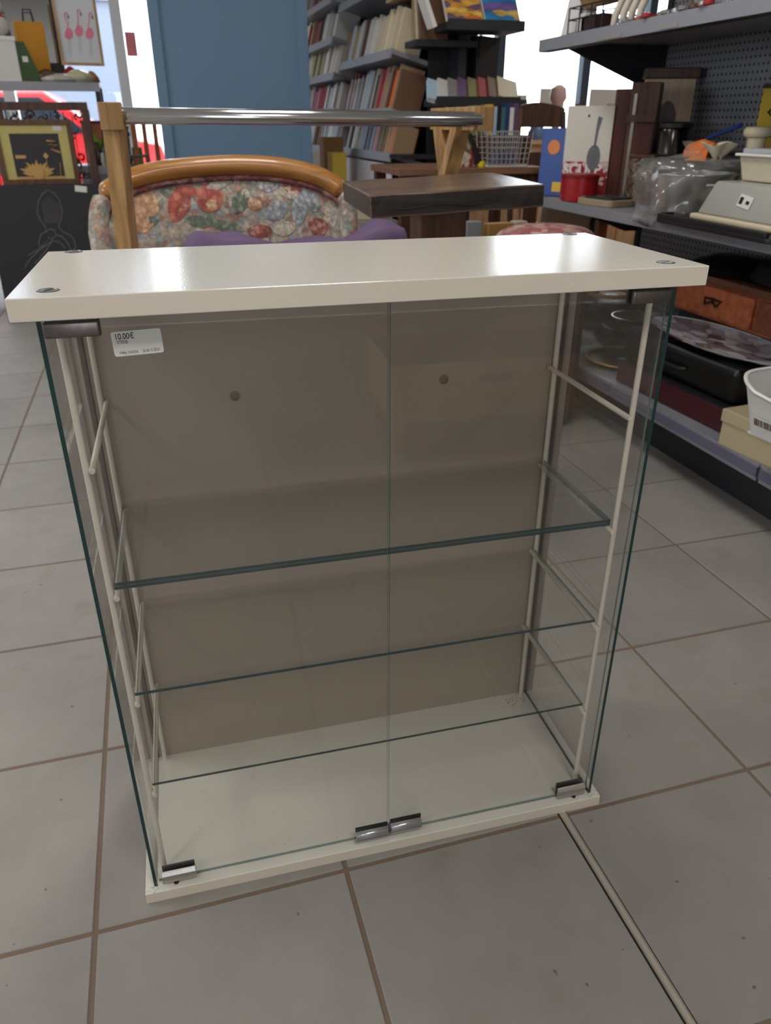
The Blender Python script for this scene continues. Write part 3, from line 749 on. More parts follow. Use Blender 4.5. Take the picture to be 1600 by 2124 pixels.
# black tray, grey lidded butter dome, white container on top
t = thing('black_tray', 'wide black serving tray overhanging the middle shelf edge', 'tray', (1.70, 1.24, ZM), -0.04)
M().prism([(p[0] - 0.25, p[1] - 0.30) for p in rrect(0.46, 0.60, 0.04)], 0, 0.014).obj('base', BLACK, t, bevel=0.003)
for s, (x0, x1, y0, y1) in enumerate(((-0.25, -0.235, -0.27, 0.27), (0.195, 0.21, -0.27, 0.27), (-0.22, 0.18, -0.30, -0.285), (-0.22, 0.18, 0.285, 0.30))):
    M().box(x0, x1, y0, y1, 0.012, 0.028).obj('rim', BLACK, t, bevel=0.003)
t = thing('cake_dome', 'long grey translucent food dome with cream base and price sticker', 'food container', (1.66, 1.22, ZM + 0.016), -0.04)
DOME = mat('grey_translucent_plastic', (170, 170, 162), 0.3, var=0.03)
M().box(-0.135, 0.135, -0.225, 0.225, 0, 0.018).obj('base', CREAMP, t, bevel=0.006)
lo = [(-0.12, -0.21, 0.018), (0.12, -0.21, 0.018), (0.12, 0.21, 0.018), (-0.12, 0.21, 0.018)]
hi = [(-0.095, -0.17, 0.118), (0.095, -0.17, 0.118), (0.095, 0.17, 0.118), (-0.095, 0.17, 0.118)]
M().hexa(lo, hi).obj('lid', DOME, t, bevel=0.008, seg=3, smooth=40)
k = M().box(0, 0.0006, -0.032, 0.032, -0.018, 0.018).obj('price_sticker', PAPER, t, (-0.1095, -0.005, 0.07), (0.12, 0.245, 0))
M().box(-0.0006, 0, 0.010, 0.026, -0.010, 0.010).obj('printed_mark', INK, k)
M().box(-0.0006, 0, -0.022, -0.006, -0.006, 0.004).obj('printed_mark', INK, k)
t = thing('food_box', 'white plastic food box with a clear lid on top of the grey dome', 'food container', (1.69, 1.21, ZM + 0.136), -0.04)
lo = [(-0.07, -0.17, 0), (0.09, -0.17, 0), (0.09, 0.13, 0), (-0.07, 0.13, 0)]
hi = [(-0.08, -0.19, 0.07), (0.10, -0.19, 0.07), (0.10, 0.15, 0.07), (-0.08, 0.15, 0.07)]
M().hexa(lo, hi).obj('tub', mat('milky_plastic', (206, 196, 172), 0.4), t, bevel=0.005)
M().box(-0.09, 0.11, -0.20, 0.16, 0.07, 0.078).obj('lid_rim', WHITE, t, bevel=0.002)
M().box(-0.075, 0.095, -0.185, 0.145, 0.078, 0.092).obj('lid', mat('clear_grey_lid', (172, 176, 178), 0.2), t, bevel=0.003)
# yellow book, dark frames at the back
t = thing('yellow_box', 'tall yellow box with black brush drawing leaning on the pegboard', 'box', (2.00, 1.66, ZM), 0.75)
M().box(0, 0.05, -0.075, 0.075, 0, 0.42).obj('body', mat('yellow_card', (196, 164, 24), 0.5, var=0.06), t, bevel=0.002)
M().box(-0.001, 0.051, -0.076, 0.076, 0.405, 0.42).obj('black_top_band', BLACK, t)
M().tube([(-0.002, 0.02, 0.36), (-0.002, 0.045, 0.33), (-0.002, 0.02, 0.31), (-0.002, -0.005, 0.34), (-0.002, 0.015, 0.29), (-0.002, 0.04, 0.26), (-0.002, 0.01, 0.25)], 0.004, 6).obj('brush_drawing', INK, t)
M().tube([(-0.002, 0.05, 0.19), (-0.002, 0.0, 0.20), (-0.002, -0.05, 0.185)], 0.003, 6).obj('brush_line', INK, t)
t = thing('framed_box', 'black framed box with orange label beside the yellow box', 'frame', (1.99, 1.50, ZM), 0.75)
M().box(0, 0.04, -0.09, 0.09, 0, 0.42).obj('frame', BLACK, t, bevel=0.003)
M().box(-0.002, 0, -0.03, 0.03, 0.28, 0.36).obj('orange_label', mat('burnt_orange_print', (190, 84, 44), 0.5), t)
M().box(-0.002, 0, -0.03, 0.03, 0.24, 0.275).obj('grey_label', mat('grey_label', (150, 150, 150), 0.5), t)
t = thing('glass_jar', 'squat yellowish glass jar in front of the black frame', 'jar', (1.93, 1.40, ZM))
M().lathe([(0.045, 0), (0.05, 0.01), (0.05, 0.19), (0.04, 0.20), (0.04, 0.22), (0.001, 0.222)], 20).obj('body', mat('olive_glass', (150, 148, 92), 0.15), t, smooth=40)
M().lathe([(0.042, 0.222), (0.042, 0.24), (0.001, 0.241)], 20).obj('lid', STEEL, t, smooth=40)
ob = M().tube([(1.86, 1.98, ZM + 0.20), (1.80, 1.74, ZM + 0.258), (1.79, 1.60, ZM + 0.29)], 0.008, 8).obj('blue_stick', mat('blue_plastic', (36, 70, 140), 0.4))
tag(ob, 'long blue plastic handle slanting up behind the bagged pot', 'utensil')
ob = M().box(0, 0.12, -0.16, 0.16, 0, 0.20).obj('dark_bread_box', mat('brown_black_tin', (38, 30, 28), 0.4), None, (1.90, 1.79, ZM), (0, 0, -0.05), bevel=0.02, seg=3)
tag(ob, 'dark brown rounded bread tin behind the bagged pot', 'tin')

# ---- things on the top shelf (z = 1.425)
ZT = 1.425
t = thing('white_frame_card', 'white boxed picture standing at the far end of the top shelf', 'box', (1.60, 2.48, ZT), 0.15)
M().box(0, 0.05, -0.06, 0.06, 0, 0.30).obj('box', WHITE, t, bevel=0.002)
M().box(-0.001, 0, -0.02, 0.02, 0.06, 0.12).obj('grey_patch', mat('grey_patch', (150, 150, 156), 0.6), t)
M().hexa([(-0.04, -0.045, 0), (-0.035, -0.045, 0), (-0.035, 0.045, 0), (-0.04, 0.045, 0)], [(-0.006, -0.045, 0.17), (-0.001, -0.045, 0.17), (-0.001, 0.045, 0.17), (-0.006, 0.045, 0.17)]).obj('leaning_card', PAPER, t)
t = thing('wire_basket', 'black wire basket on the top shelf holding a wooden roll', 'basket', (1.60, 2.30, ZT), 0.05)
for z in (0.008, 0.055, 0.095):
    M().tube([(-0.06, -0.12, z), (0.10, -0.12, z), (0.10, 0.12, z), (-0.06, 0.12, z)], 0.003, 6, closed=True).obj('wire_ring', BLACK, t)
for (x, y) in ((-0.06, -0.12), (-0.06, -0.04), (-0.06, 0.04), (-0.06, 0.12), (0.10, -0.12), (0.10, 0.12)):
    M().tube([(x, y, 0.005), (x, y, 0.097)], 0.003, 6).obj('wire_upright', BLACK, t)
M().box(-0.06, 0.10, -0.12, 0.12, 0.0, 0.005).obj('floor_plate', BLACK, t)
ob = M().lathe([(0.02, -0.14), (0.042, -0.12), (0.045, 0.0), (0.042, 0.12), (0.02, 0.14)], 20).obj('wooden_roll', wood('rolling_pin', (178, 134, 78), (206, 166, 106), 0.5, 4), None, (1.62, 2.30, ZT + 0.14), (PI / 2, 0, 0.05), smooth=50)
tag(ob, 'fat wooden roll lying across the black wire basket', 'rolling pin')
ob = M().box(-0.04, 0.04, -0.05, 0.05, 0, 0.06).obj('small_carton', mat('dark_maroon_card', (58, 34, 36), 0.5), None, (1.61, 2.33, ZT + 0.006), bevel=0.003)
tag(ob, 'small maroon carton inside the wire basket', 'box')
ob = M().box(-0.03, 0.03, -0.03, 0.03, 0, 0.07).obj('small_carton', WHITE, None, (1.60, 2.385, ZT + 0.006), bevel=0.003)
tag(ob, 'small white carton inside the wire basket', 'box')
HORN = mat('bone_white', (216, 206, 190), 0.4, var=0.06)
for k in range(4):
    y = 2.13 - 0.055 * k
    ob = M().tube([(0, 0, 0.012), (0.0, -0.01, 0.05), (0.012, -0.03, 0.10), (0.03, -0.045, 0.16), (0.04, -0.05, 0.22)], [0.012, 0.014, 0.012, 0.010, 0.004], 10).obj('curved_horn', HORN, None, (1.57, y, ZT), smooth=60)
    tag(ob, 'curved bone white ornament, ' + ('first', 'second', 'third', 'fourth')[k] + ' from the wire basket on the top shelf', 'ornament', 'bone white ornaments in a row on the top shelf')
rc = random.Random(3)
CUT = [STEEL, CHROME, mat('copper', (150, 92, 62), 0.35, 0.9), mat('brown_handle', (92, 60, 42), 0.5), RED, STEEL, CHROME]
NAMES = ['silver', 'bright silver', 'copper coloured', 'brown handled', 'red handled', 'grey steel', 'shiny chrome']
for k in range(14):
    y = 1.98 - 0.042 * k
    L_ = rc.uniform(0.10, 0.17)
    me = M().tube([(-L_ / 2, 0, 0.008), (0.0, 0, 0.012), (L_ * 0.30, 0, 0.010)], [0.006, 0.004, 0.004], 6)
    me.lathe([(0.006, 0.0), (0.018, 0.006), (0.016, 0.016), (0.001, 0.020)], 10, T=Matrix.Translation((L_ * 0.42, 0, 0)))
    ob = me.obj('cutlery_spoon', CUT[k % 7], None, (1.56 + rc.uniform(0, 0.02), y, ZT), (0, 0, rc.uniform(2.4, 3.6)), smooth=50)
    tag(ob, NAMES[k % 7] + ' spoon, ' + nth(k + 1) + ' past the bone white ornaments on the top shelf', 'spoon', 'loose cutlery on the top shelf')
t = thing('glass_bowl', 'clear cut glass bowl near the cutlery on the top shelf', 'bowl', (1.72, 1.62, ZT))
M().lathe([(0.05, 0), (0.055, 0.005), (0.10, 0.07), (0.105, 0.075), (0.098, 0.075), (0.05, 0.012), (0.001, 0.010)], 24).obj('bowl', mat('pale_glass', (196, 198, 198), 0.12), t, smooth=40)
t = thing('cruet_set', 'dark wooden cruet stand at the back of the top shelf', 'cruet', (1.90, 2.0, ZT))
M().box(-0.05, 0.05, -0.16, 0.16, 0, 0.03).obj('base', WALNUT, t, bevel=0.003)
for y in (-0.1, 0, 0.1):
    M().lathe([(0.03, 0.03), (0.032, 0.10), (0.014, 0.15), (0.018, 0.17), (0.001, 0.172)], 16, T=Matrix.Translation((0, y, 0))).obj('cruet_bottle', mat('pewter', (120, 116, 108), 0.3, 0.8), t, smooth=40)

# ---- things on the base shelf (z = 0.222)
ZB = 0.222
def box_thing(name, label, cat, loc, rz, x, y, z, m, bevel=0.004, group=None):
    o = M().box(-x / 2, x / 2, -y / 2, y / 2, 0, z).obj(name, m, None, loc, (0, 0, rz), bevel=bevel)
    return tag(o, label, cat, group)
# dark red case, black suitcase, oval silver tray, wooden drawer chest stacked
t = thing('dark_red_case', 'flat dark red case at the bottom of the stack on the base shelf', 'case', (1.63, 1.36, ZB), 0.04)
M().box(-0.14, 0.13, -0.30, 0.30, 0, 0.085).obj('body', mat('oxblood_leather', (70, 22, 30), 0.45), t, bevel=0.008)
M().box(-0.142, 0.132, -0.302, 0.302, 0.082, 0.09).obj('lid_seam', BLACK, t)
t = thing('black_plate', 'black platter with a yellow rim lying on the base shelf edge', 'plate', (1.655, 1.86, ZB))
M().lathe([(0.10, 0), (0.11, 0.004), (0.165, 0.022), (0.160, 0.024), (0.10, 0.010), (0.001, 0.009)], 36).obj('dish', BLACK, t, smooth=40)
M().tube([(0.165 * math.cos(a), 0.165 * math.sin(a), 0.023) for a in [2 * PI * k / 36 for k in range(36)]], 0.003, 6, closed=True).obj('yellow_rim', mat('gold_rim', (196, 150, 50), 0.35, 0.4), t)
t = thing('black_suitcase', 'black hard case lying under the silver oval tray', 'case', (1.64, 1.37, ZB + 0.092), 0.03)
M().box(-0.13, 0.13, -0.31, 0.31, 0, 0.115).obj('shell', mat('black_vinyl', (16, 16, 18), 0.3), t, bevel=0.02, seg=3)
M().tube([(-0.132, -0.07, 0.055), (-0.150, -0.06, 0.055), (-0.150, 0.06, 0.055), (-0.132, 0.07, 0.055)], 0.006, 8).obj('carry_handle', BLACK, t)
t = thing('oval_tray', 'large oval silver tray with engraved black pattern on the black case', 'tray', (1.645, 1.33, ZB + 0.209), 0.0)
M().lathe([(0.08, 0), (0.09, 0.002), (0.138, 0.022), (0.140, 0.026), (0.134, 0.026), (0.09, 0.008), (0.001, 0.007)], 44, sy=2.5).obj('dish', blotch('engraved_silver', [(176, 180, 190), (120, 124, 134), (206, 210, 218), (70, 72, 80), (160, 164, 176)], 26, 0.25, stretch=(1, 0.45, 1)), t, smooth=40)
M().tube([(0.139 * math.cos(a), 0.139 * 2.5 * math.sin(a), 0.026) for a in [2 * PI * k / 44 for k in range(44)]], 0.004, 6, closed=True).obj('rim', CHROME, t)
t = thing('wooden_chest', 'orange pine chest with one drawer and black handle on the base shelf', 'drawer chest', (1.945, 1.40, ZB + 0.24), 0.0)
M().box(-0.15, 0.15, -0.75, 0.36, -0.24, 0.0).obj('plinth', DGREY, t)
M().box(-0.16, 0.15, -0.76, 0.38, 0, 0.125).obj('carcass', ORANGEW, t, bevel=0.002)
M().box(-0.18, 0.15, -0.78, 0.40, 0.125, 0.152).obj('top', wood('brown_top', (104, 66, 46), (130, 86, 62), 0.45, 4, 'Y'), t, bevel=0.003)
d = M().box(-0.172, -0.16, -0.06, 0.37, 0.012, 0.115).obj('drawer', ORANGEW, t, bevel=0.002)
M().tube([(-0.175, 0.10, 0.075), (-0.186, 0.115, 0.055), (-0.178, 0.145, 0.07), (-0.186, 0.175, 0.055), (-0.175, 0.19, 0.075), (-0.178, 0.145, 0.078)], 0.004, 8, closed=True).obj('drawer_pull', BLACK, d)
d = M().box(-0.172, -0.16, -0.75, -0.08, 0.012, 0.115).obj('drawer', wood('shaded_pine', (120, 66, 42), (146, 84, 56), 0.5, 4, 'X'), t, bevel=0.002)
ob = M().lathe([(0.10, 0), (0.16, 0.02), (0.14, 0.07), (0.05, 0.09), (0.001, 0.092)], 28, sy=1.3).obj('black_hat', mat('black_felt', (18, 18, 20), 0.9), None, (1.92, 1.28, ZB + 0.392), smooth=50)
tag(ob, 'crumpled black felt hat lying on the pine chest', 'hat')
ob = M().lathe([(0.10, 0), (0.17, 0.012), (0.16, 0.028), (0.08, 0.06), (0.001, 0.064)], 28, sy=1.2).obj('black_pan_lid', mat('black_enamel', (22, 22, 24), 0.2), None, (1.91, 1.62, ZB + 0.392), smooth=50)
tag(ob, 'low black pan lid on the far end of the pine chest', 'pan lid')
# shoe box and white basket nearest
t = thing('shoe_box', 'beige cardboard shoe box with a lid on the base shelf corner', 'box', (1.63, 0.81, ZB), 0.10)
CARD = mat('beige_card', (190, 174, 140), 0.7, var=0.06, scale=8)
M().box(-0.17, 0.17, -0.20, 0.20, 0, 0.085).obj('body', CARD, t, bevel=0.002)
M().box(-0.175, 0.175, -0.205, 0.205, 0.075, 0.115).obj('lid', CARD, t, bevel=0.003)
M().prism([(0.03 * math.cos(a), 0.012 * math.sin(a) * (1 + 0.6 * math.cos(4 * a))) for a in [2 * PI * k / 20 for k in range(20)]], 0.115, 0.1156, T=Matrix.Translation((-0.07, 0.12, 0))).obj('printed_emblem', mat('brown_print_flat', (120, 92, 58), 0.7), t)
t = thing('white_basket', 'white plastic basket with a price sticker on the beige shoe box', 'basket', (1.500, 0.665, ZB + 0.117), 0.10)
def bask(u, v):
    a = 2 * PI * u
    w = 0.13 + 0.035 * v; l = 0.15 + 0.03 * v
    e = 0.22
    cx = math.copysign(abs(math.cos(a)) ** e, math.cos(a)); cy = math.copysign(abs(math.sin(a)) ** e, math.sin(a))
    return (w * cx, l * cy, 0.004 + v * (0.115 + 0.05 * abs(cy) ** 3 * (1 if cy > 0 else 0.3)))
M().sheet(bask, 48, 6, 0.004).obj('wall', WHITE, t, smooth=60)
M().box(-0.125, 0.125, -0.145, 0.145, 0, 0.006).obj('bottom', WHITE, t)
M().tube([(bask(k / 48, 1.0)) for k in range(48)], 0.006, 6, closed=True).obj('rolled_rim', WHITE, t, smooth=60)
k = M().box(-0.001, 0, -0.04, 0.04, -0.017, 0.017).obj('price_sticker', PAPER, t, (-0.152, 0.07, 0.05), (0, -0.28, 0))
rb = random.Random(9)
bars = M(); y = -0.034
while y < 0.034:
    w = rb.choice((0.0015, 0.003, 0.005)); bars.box(-0.0016, -0.001, y, min(y + w, 0.036), -0.008, 0.013); y += w + rb.choice((0.0015, 0.003))
o = bars.obj('printed_bars', mat('brown_bar_print', (92, 66, 56), 0.7), k); o['kind'] = 'stuff'
box_thing('grey_cloth_bundle', 'folded grey cloth lying inside the white basket', 'cloth', (1.52, 0.655, ZB + 0.125), 0.1, 0.2, 0.24, 0.06, mat('grey_cloth', (120, 122, 128), 0.9, bump=0.3), 0.02)
# pans further along, seen through the side glass of the cabinet
PANB = mat('pan_black', (26, 25, 26), 0.3, 0.3)
def pan(label, loc, r, hx, hy, m=PANB, hm=PANB):
    t = thing('frying_pan', label, 'pan', loc)
    M().lathe([(r * 0.75, 0), (r * 0.8, 0.003), (r, 0.04), (r * 1.02, 0.042), (r * 0.97, 0.042), (r * 0.76, 0.008), (0.001, 0.007)], 32).obj('dish', m, t, smooth=40)
    n = math.hypot(hx, hy); c, s = hx / n, hy / n
    M().tube([(c * r, s * r, 0.035), (c * (r + 0.08), s * (r + 0.08), 0.05), (c * (r + 0.17), s * (r + 0.17), 0.055)], [0.006, 0.009, 0.008], 8).obj('handle', hm, t, smooth=50)
pan('large black frying pan on the base shelf behind the black platter', (1.82, 2.12, ZB), 0.15, 0.3, -1)
pan('black frying pan stacked on the larger pan', (1.83, 2.11, ZB + 0.045), 0.13, -1, 0.5)
pan('grey steel frying pan topmost of the stacked pans', (1.84, 2.10, ZB + 0.09), 0.11, -0.4, -1, STEEL)
t = thing('orange_casserole', 'low casserole with an orange ring handle on the base shelf', 'casserole', (1.90, 2.43, ZB))
M().lathe([(0.10, 0), (0.13, 0.01), (0.14, 0.12), (0.13, 0.14), (0.02, 0.16), (0.001, 0.162)], 28).obj('body', PANB, t, smooth=40)
M().tube([(0.10 * math.cos(a), 0.10 * math.sin(a), 0.165) for a in [2 * PI * k / 24 for k in range(24)]], 0.010, 8, closed=True).obj('ring_handle', mat('amber_wood', (176, 112, 50), 0.4), t, smooth=60)
box_thing('white_enamel_dish', 'white rectangular enamel dish on the base shelf beside the pans', 'dish', (1.56, 2.13, ZB), 0.1, 0.16, 0.2, 0.035, mat('pale_enamel', (190, 196, 196), 0.25), 0.008)
ob = M().lathe([(0.07, 0), (0.075, 0.01), (0.08, 0.09), (0.075, 0.10), (0.001, 0.102)], 24).obj('steel_pot', STEEL, None, (1.60, 2.42, ZB), smooth=40)
tag(ob, 'small shiny steel pot at the far end of the base shelf', 'pot')
# ================================================================== behind the cabinet
# dark plank pedestal
ped = thing('pedestal_stool', 'dark wooden plank stool on a square post just behind the cabinet', 'stool', (0.352, 1.12, 0), -0.069)
TT = Matrix.Translation((0, 0, 0.956)) @ Matrix.Rotation(0.016, 4, 'X') @ Matrix.Rotation(-0.041, 4, 'Y')
PL = M()
nx = 14
def plank_pt(x, y, z):
    w = noise.noise(Vector((x * 9, y * 9, z * 20))) * 0.0035
    return TT @ Vector((x + (w if 0 < x < 0.463 else 0), y + w, z + w * 0.5))
vs, fs, mi = [], [], []
for z in (-0.055, 0.0):
    for j in range(4):
        for i in range(nx + 1):
            vs.append(plank_pt(0.463 * i / nx, 0.416 * j / 3, z))
W = nx + 1; K = 4 * W
for j in range(3):
    for i in range(nx):
        a = j * W + i
        fs.append((a, a + W, a + W + 1, a + 1)); mi.append(1)
        fs.append((K + a, K + a + 1, K + a + W + 1, K + a + W)); mi.append(0)
for i in range(nx):
    fs.append((i, i + 1, K + i + 1, K + i)); mi.append(1)
    b = 3 * W + i; fs.append((b + 1, b, K + b, K + b + 1)); mi.append(1)
for j in range(3):
    a = j * W; fs.append((a + W, a, K + a, K + a + W)); mi.append(1)
    b = j * W + nx; fs.append((b, b + W, K + b + W, K + b)); mi.append(1)
PL.add(vs, fs, mi).obj('plank_top', [DARKWT, DARKW], ped, bevel=0.004, seg=2)
M().tube([(TT @ Vector((0.05 + 0.022 * k, -0.0035, -0.034 - 0.0035 * math.sin(k * 0.8)))) for k in range(14)], [0.0008] + [0.0022] * 12 + [0.0008], 5).obj('split_crack', INK, ped)
M().box(0.17, 0.30, 0.14, 0.27, 0.03, 0.915).obj('post', wood('post_wood', (84, 50, 34), (112, 72, 50), 0.45, 5), ped, bevel=0.003)
M().box(0.06, 0.41, 0.03, 0.38, 0.0, 0.035).obj('foot', DARKW, ped, bevel=0.004)

# rack: wooden legs, steel bar
rk = thing('clothes_rack', 'wooden rack with a round steel bar standing behind the cabinet', 'rack', (0.29, 1.62, 0))
YR = 1.62
pL, pR = at(243, 240, Y=YR), at(998, 248, Y=YR)
oL = Vector((0.29, 1.62, 0))
bl, br_ = pL - oL, pR - oL
M().tube([bl + Vector((0.0, 0, 0)), br_], 0.0215, 24).obj('steel_bar', CHROME, rk, bevel=0.002, smooth=40)
def post(a, b, w, d, name='leg', m=OAK, turn=0.0):
    """square bar from a to b (world minus origin)"""
    a, b = Vector(a), Vector(b); dr = (b - a).normalized()
    x = Vector((math.cos(turn), math.sin(turn), 0)); x = (x - dr * x.dot(dr)).normalized(); y = dr.cross(x)
    q = lambda p: [p - x * w - y * d, p + x * w - y * d, p + x * w + y * d, p - x * w + y * d]
    return M().hexa(q(a), q(b)).obj(name, m, rk, bevel=0.002)
tL = at(230, 222, Y=YR) - oL; bL = at(262, 505, Y=YR + 0.05) - oL
dirL = (bL - tL); dirL = dirL / -dirL.z
post(tL + Vector((0.004, 0, 0.0)), tL + dirL * (tL.z - 0.02), 0.024, 0.026, turn=-0.42)
M().box(-0.030, 0.030, -0.035, 0.10, -0.034, 0.033).obj('end_block', OAK, rk, tL + Vector((-0.002, -0.012, -0.022)), bevel=0.002)
tR = at(1004, 246, Y=YR + 0.02) - oL
M().box(-0.032, 0.020, -0.035, 0.42, -0.034, 0.034).obj('end_beam', OAK, rk, tR, bevel=0.002)
a1 = at(961, 262, Y=YR + 0.14) - oL; a2 = at(931, 372, Y=YR + 0.20) - oL
d1 = (a2 - a1) / -(a2 - a1).z
post(a1 + Vector((0, 0, 0.03)), a1 + d1 * 0.45, 0.026, 0.024)
c1 = at(917, 258, Y=YR + 0.36) - oL; c2 = at(930, 372, Y=YR + 0.30) - oL
d2 = (c2 - c1) / -(c2 - c1).z
post(c1 + Vector((0, 0, 0.02)), c1 + d2 * (c1.z - 0.02), 0.030, 0.024)
M().box(-0.5, 0.56, -0.02, 0.02, 0.0, 0.04).obj('floor_rail', OAK, rk, (0, 0.14, 0), bevel=0.002)

# armchair with bentwood rim and floral cover
AY = 2.22
arm = thing('armchair', 'floral upholstered armchair with a honey bentwood rim behind the rack', 'armchair', (at(460, 340, Y=AY).x, AY, 0))
ox = arm.location.x
FLOR = blotch('floral_fabric', [(186, 172, 157), (174, 162, 148), (164, 156, 147), (190, 152, 130), (194, 182, 166), (142, 148, 136), (156, 160, 164), (180, 167, 154), (168, 124, 114), (200, 188, 172)], 46, 0.9, 1.8)
rim_px = [(206, 470), (208, 425), (222, 396), (262, 372), (330, 353), (420, 343), (500, 340), (580, 345), (650, 360), (695, 385), (712, 410), (712, 470)]
def arc(u):
    x = u * (len(rim_px) - 1); k = min(int(x), len(rim_px) - 2); f = x - k
    P0 = rim_px[max(k - 1, 0)]; P1 = rim_px[k]; P2 = rim_px[k + 1]; P3 = rim_px[min(k + 2, len(rim_px) - 1)]
    cr = lambda a, b, c, d: 0.5 * (2 * b + (c - a) * f + (2 * a - 5 * b + 4 * c - d) * f * f + (3 * b - a - 3 * c + d) * f ** 3)
    p = at(cr(P0[0], P1[0], P2[0], P3[0]), cr(P0[1], P1[1], P2[1], P3[1]), Y=AY)
    yy = -0.10 * ((u - 0.5) * 2) ** 2
    return Vector((p.x - ox, yy, p.z))
top = [arc(0.15 + 0.72 * k / 40) for k in range(41)]
M().tube([Vector((p.x, p.y, p.z - 0.005)) for p in top], [0.012, 0.026] + [0.036] * 37 + [0.026, 0.012], 14).obj('bentwood_rim', HONEY, arm, smooth=60)
def backf(u, v):
    p = arc(0.04 + 0.92 * u); zb = 0.40
    z = zb + (p.z - 0.045 - zb) * v
    bulge = 0.05 * math.sin(PI * u) * math.sin(PI * min(1, v * 1.0))
    return (p.x * 0.97, p.y - 0.01 - bulge, z)
M().sheet(backf, 28, 14, 0.05).obj('back_cushion', FLOR, arm, smooth=60)
M().tube([(Vector(backf(k / 28, 1.0)) + Vector((0, -0.004, 0.0))) for k in range(29)], 0.011, 8).obj('piping', blotch('wine_piping', [(120, 64, 66), (150, 112, 104), (96, 60, 58), (132, 92, 86)], 40, 0.9), arm, smooth=60)
for u0, u1 in ((0.16, 0.0), (0.86, 1.0)):
    P = [arc(u0 + (u1 - u0) * q / 8) for q in range(9)]
    P = [Vector((p.x, p.y, p.z - 0.01)) for p in P] + [Vector((P[-1].x, -0.12, 0.25))]
    M().tube(P, [0.02] + [0.034] * 9, 12).obj('side_bolster', FLOR, arm, smooth=60)
def seatf(u, v):
    return ((u - 0.5) * 0.78, -0.62 + 0.56 * v, 0.43 + 0.05 * math.sin(PI * u) * math.sin(PI * v))
M().sheet(seatf, 12, 10, 0.14).obj('seat_cushion', FLOR, arm, smooth=60)
M().box(-0.40, 0.40, -0.62, 0.0, 0.20, 0.27).obj('seat_frame', HONEY, arm, bevel=0.01)
for sx in (-1, 1):
    M().tube([(sx * 0.40, -0.60, 0.0), (sx * 0.40, -0.60, 0.50), (sx * 0.41, -0.52, 0.62), (sx * 0.42, -0.12, 0.66)], 0.022, 10).obj('arm_rail', HONEY, arm, smooth=50)
# printed flowers of the cover: flat petals lying on the back cushion
def on_back(px, py):
    p = at(px, py, Y=AY - 0.06); return Vector((p.x - ox, 0, p.z))
def back_y(x, z):
    best = 1e9; r = 0
    for i in range(29):
        q = Vector(backf(i / 28, 0.5))
        if abs(q.x - x) < best: best = abs(q.x - x); r = i / 28
    zb = 0.40; pt = arc(0.04 + 0.92 * r).z - 0.045
    v = max(0, min(1, (z - zb) / (pt - zb)))
    return backf(r, v)[1]
def petal(cx, cy, w, h, ang, m, pointy=0.5, name='printed_petal'):
    P = []
    n = 22
    for k in range(n):
        a = 2 * PI * k / n
        rx = w * math.cos(a) * (1 - pointy * 0.5 * max(0, math.sin(a))); ry = h * math.sin(a)
        P.append((cx + rx * math.cos(ang) - ry * math.sin(ang), cy + rx * math.sin(ang) + ry * math.cos(ang)))
    mb = M()
    c = on_back(cx, cy); c.y = back_y(c.x, c.z) - 0.0025
    vs = [c]
    for (px, py) in P:
        q = on_back(px, py); q.y = back_y(q.x, q.z) - 0.0018; vs.append(q)
    back = [v + Vector((0, 0.004, 0)) for v in vs]
    fs = [(0, 1 + k, 1 + (k + 1) % n) for k in range(n)] + [(n + 1, n + 2 + (k + 1) % n, n + 2 + k) for k in range(n)]
    fs += [(1 + k, n + 2 + k, n + 2 + (k + 1) % n, 1 + (k + 1) % n) for k in range(n)]
    mb.add(vs + back, fs).obj(name, m, arm)
PR = blotch('coral_print', [(190, 104, 92), (172, 88, 78), (204, 126, 106), (180, 96, 86)], 45, 0.9); PO = blotch('apricot_print', [(214, 168, 136), (200, 150, 116), (224, 184, 152)], 60, 0.9)
PB = blotch('blue_grey_print', [(168, 178, 186), (150, 160, 168), (190, 194, 194), (158, 150, 150)], 70, 0.9); PG = blotch('sage_print', [(122, 134, 116), (104, 118, 100), (150, 156, 140), (112, 122, 108)], 60, 0.9)
PC = blotch('cream_print', [(212, 200, 180), (196, 184, 164), (186, 182, 174)], 80, 0.9); PW = blotch('wine_print', [(166, 100, 94), (150, 84, 80), (190, 140, 126)], 60, 0.9)
for a in ((372, 425, 24, 38, 0.3, PR), (436, 412, 28, 30, 2.9, PR), (440, 418, 17, 20, 2.9, PO), (394, 398, 20, 12, 0.2, PR), (380, 432, 10, 24, 0.5, PW),
          (418, 460, 34, 12, 0.1, PG), (470, 470, 38, 11, 0.25, PG), (455, 385, 30, 9, -0.3, PC), (300, 440, 30, 44, 0.1, PO), (320, 452, 12, 17, 0.3, PG),
          (556, 384, 24, 15, 0.2, PB), (556, 384, 15, 8, 0.2, PC), (575, 438, 28, 18, -0.6, PB), (578, 438, 18, 10, -0.6, PC), (622, 438, 16, 30, 0.1, PB), (622, 438, 8, 20, 0.1, PC),
          (645, 418, 18, 26, -0.7, PB), (645, 418, 9, 16, -0.7, PC), (610, 392, 22, 14, 0.5, PW), (605, 402, 20, 12, 0.3, PC), (540, 480, 26, 14, 0.0, PW), (590, 475, 24, 15, -0.2, PC),
          (660, 470, 22, 18, 0.3, PW), (690, 440, 12, 30, 0.0, PC), (500, 420, 18, 26, 0.4, PG), (510, 405, 9, 12, 0.4, PC), (345, 395, 12, 18, -0.4, PG), (530, 425, 16, 12, 0.4, PO), (270, 415, 18, 10, -0.5, PB)):
    petal(*a[:5], a[5])

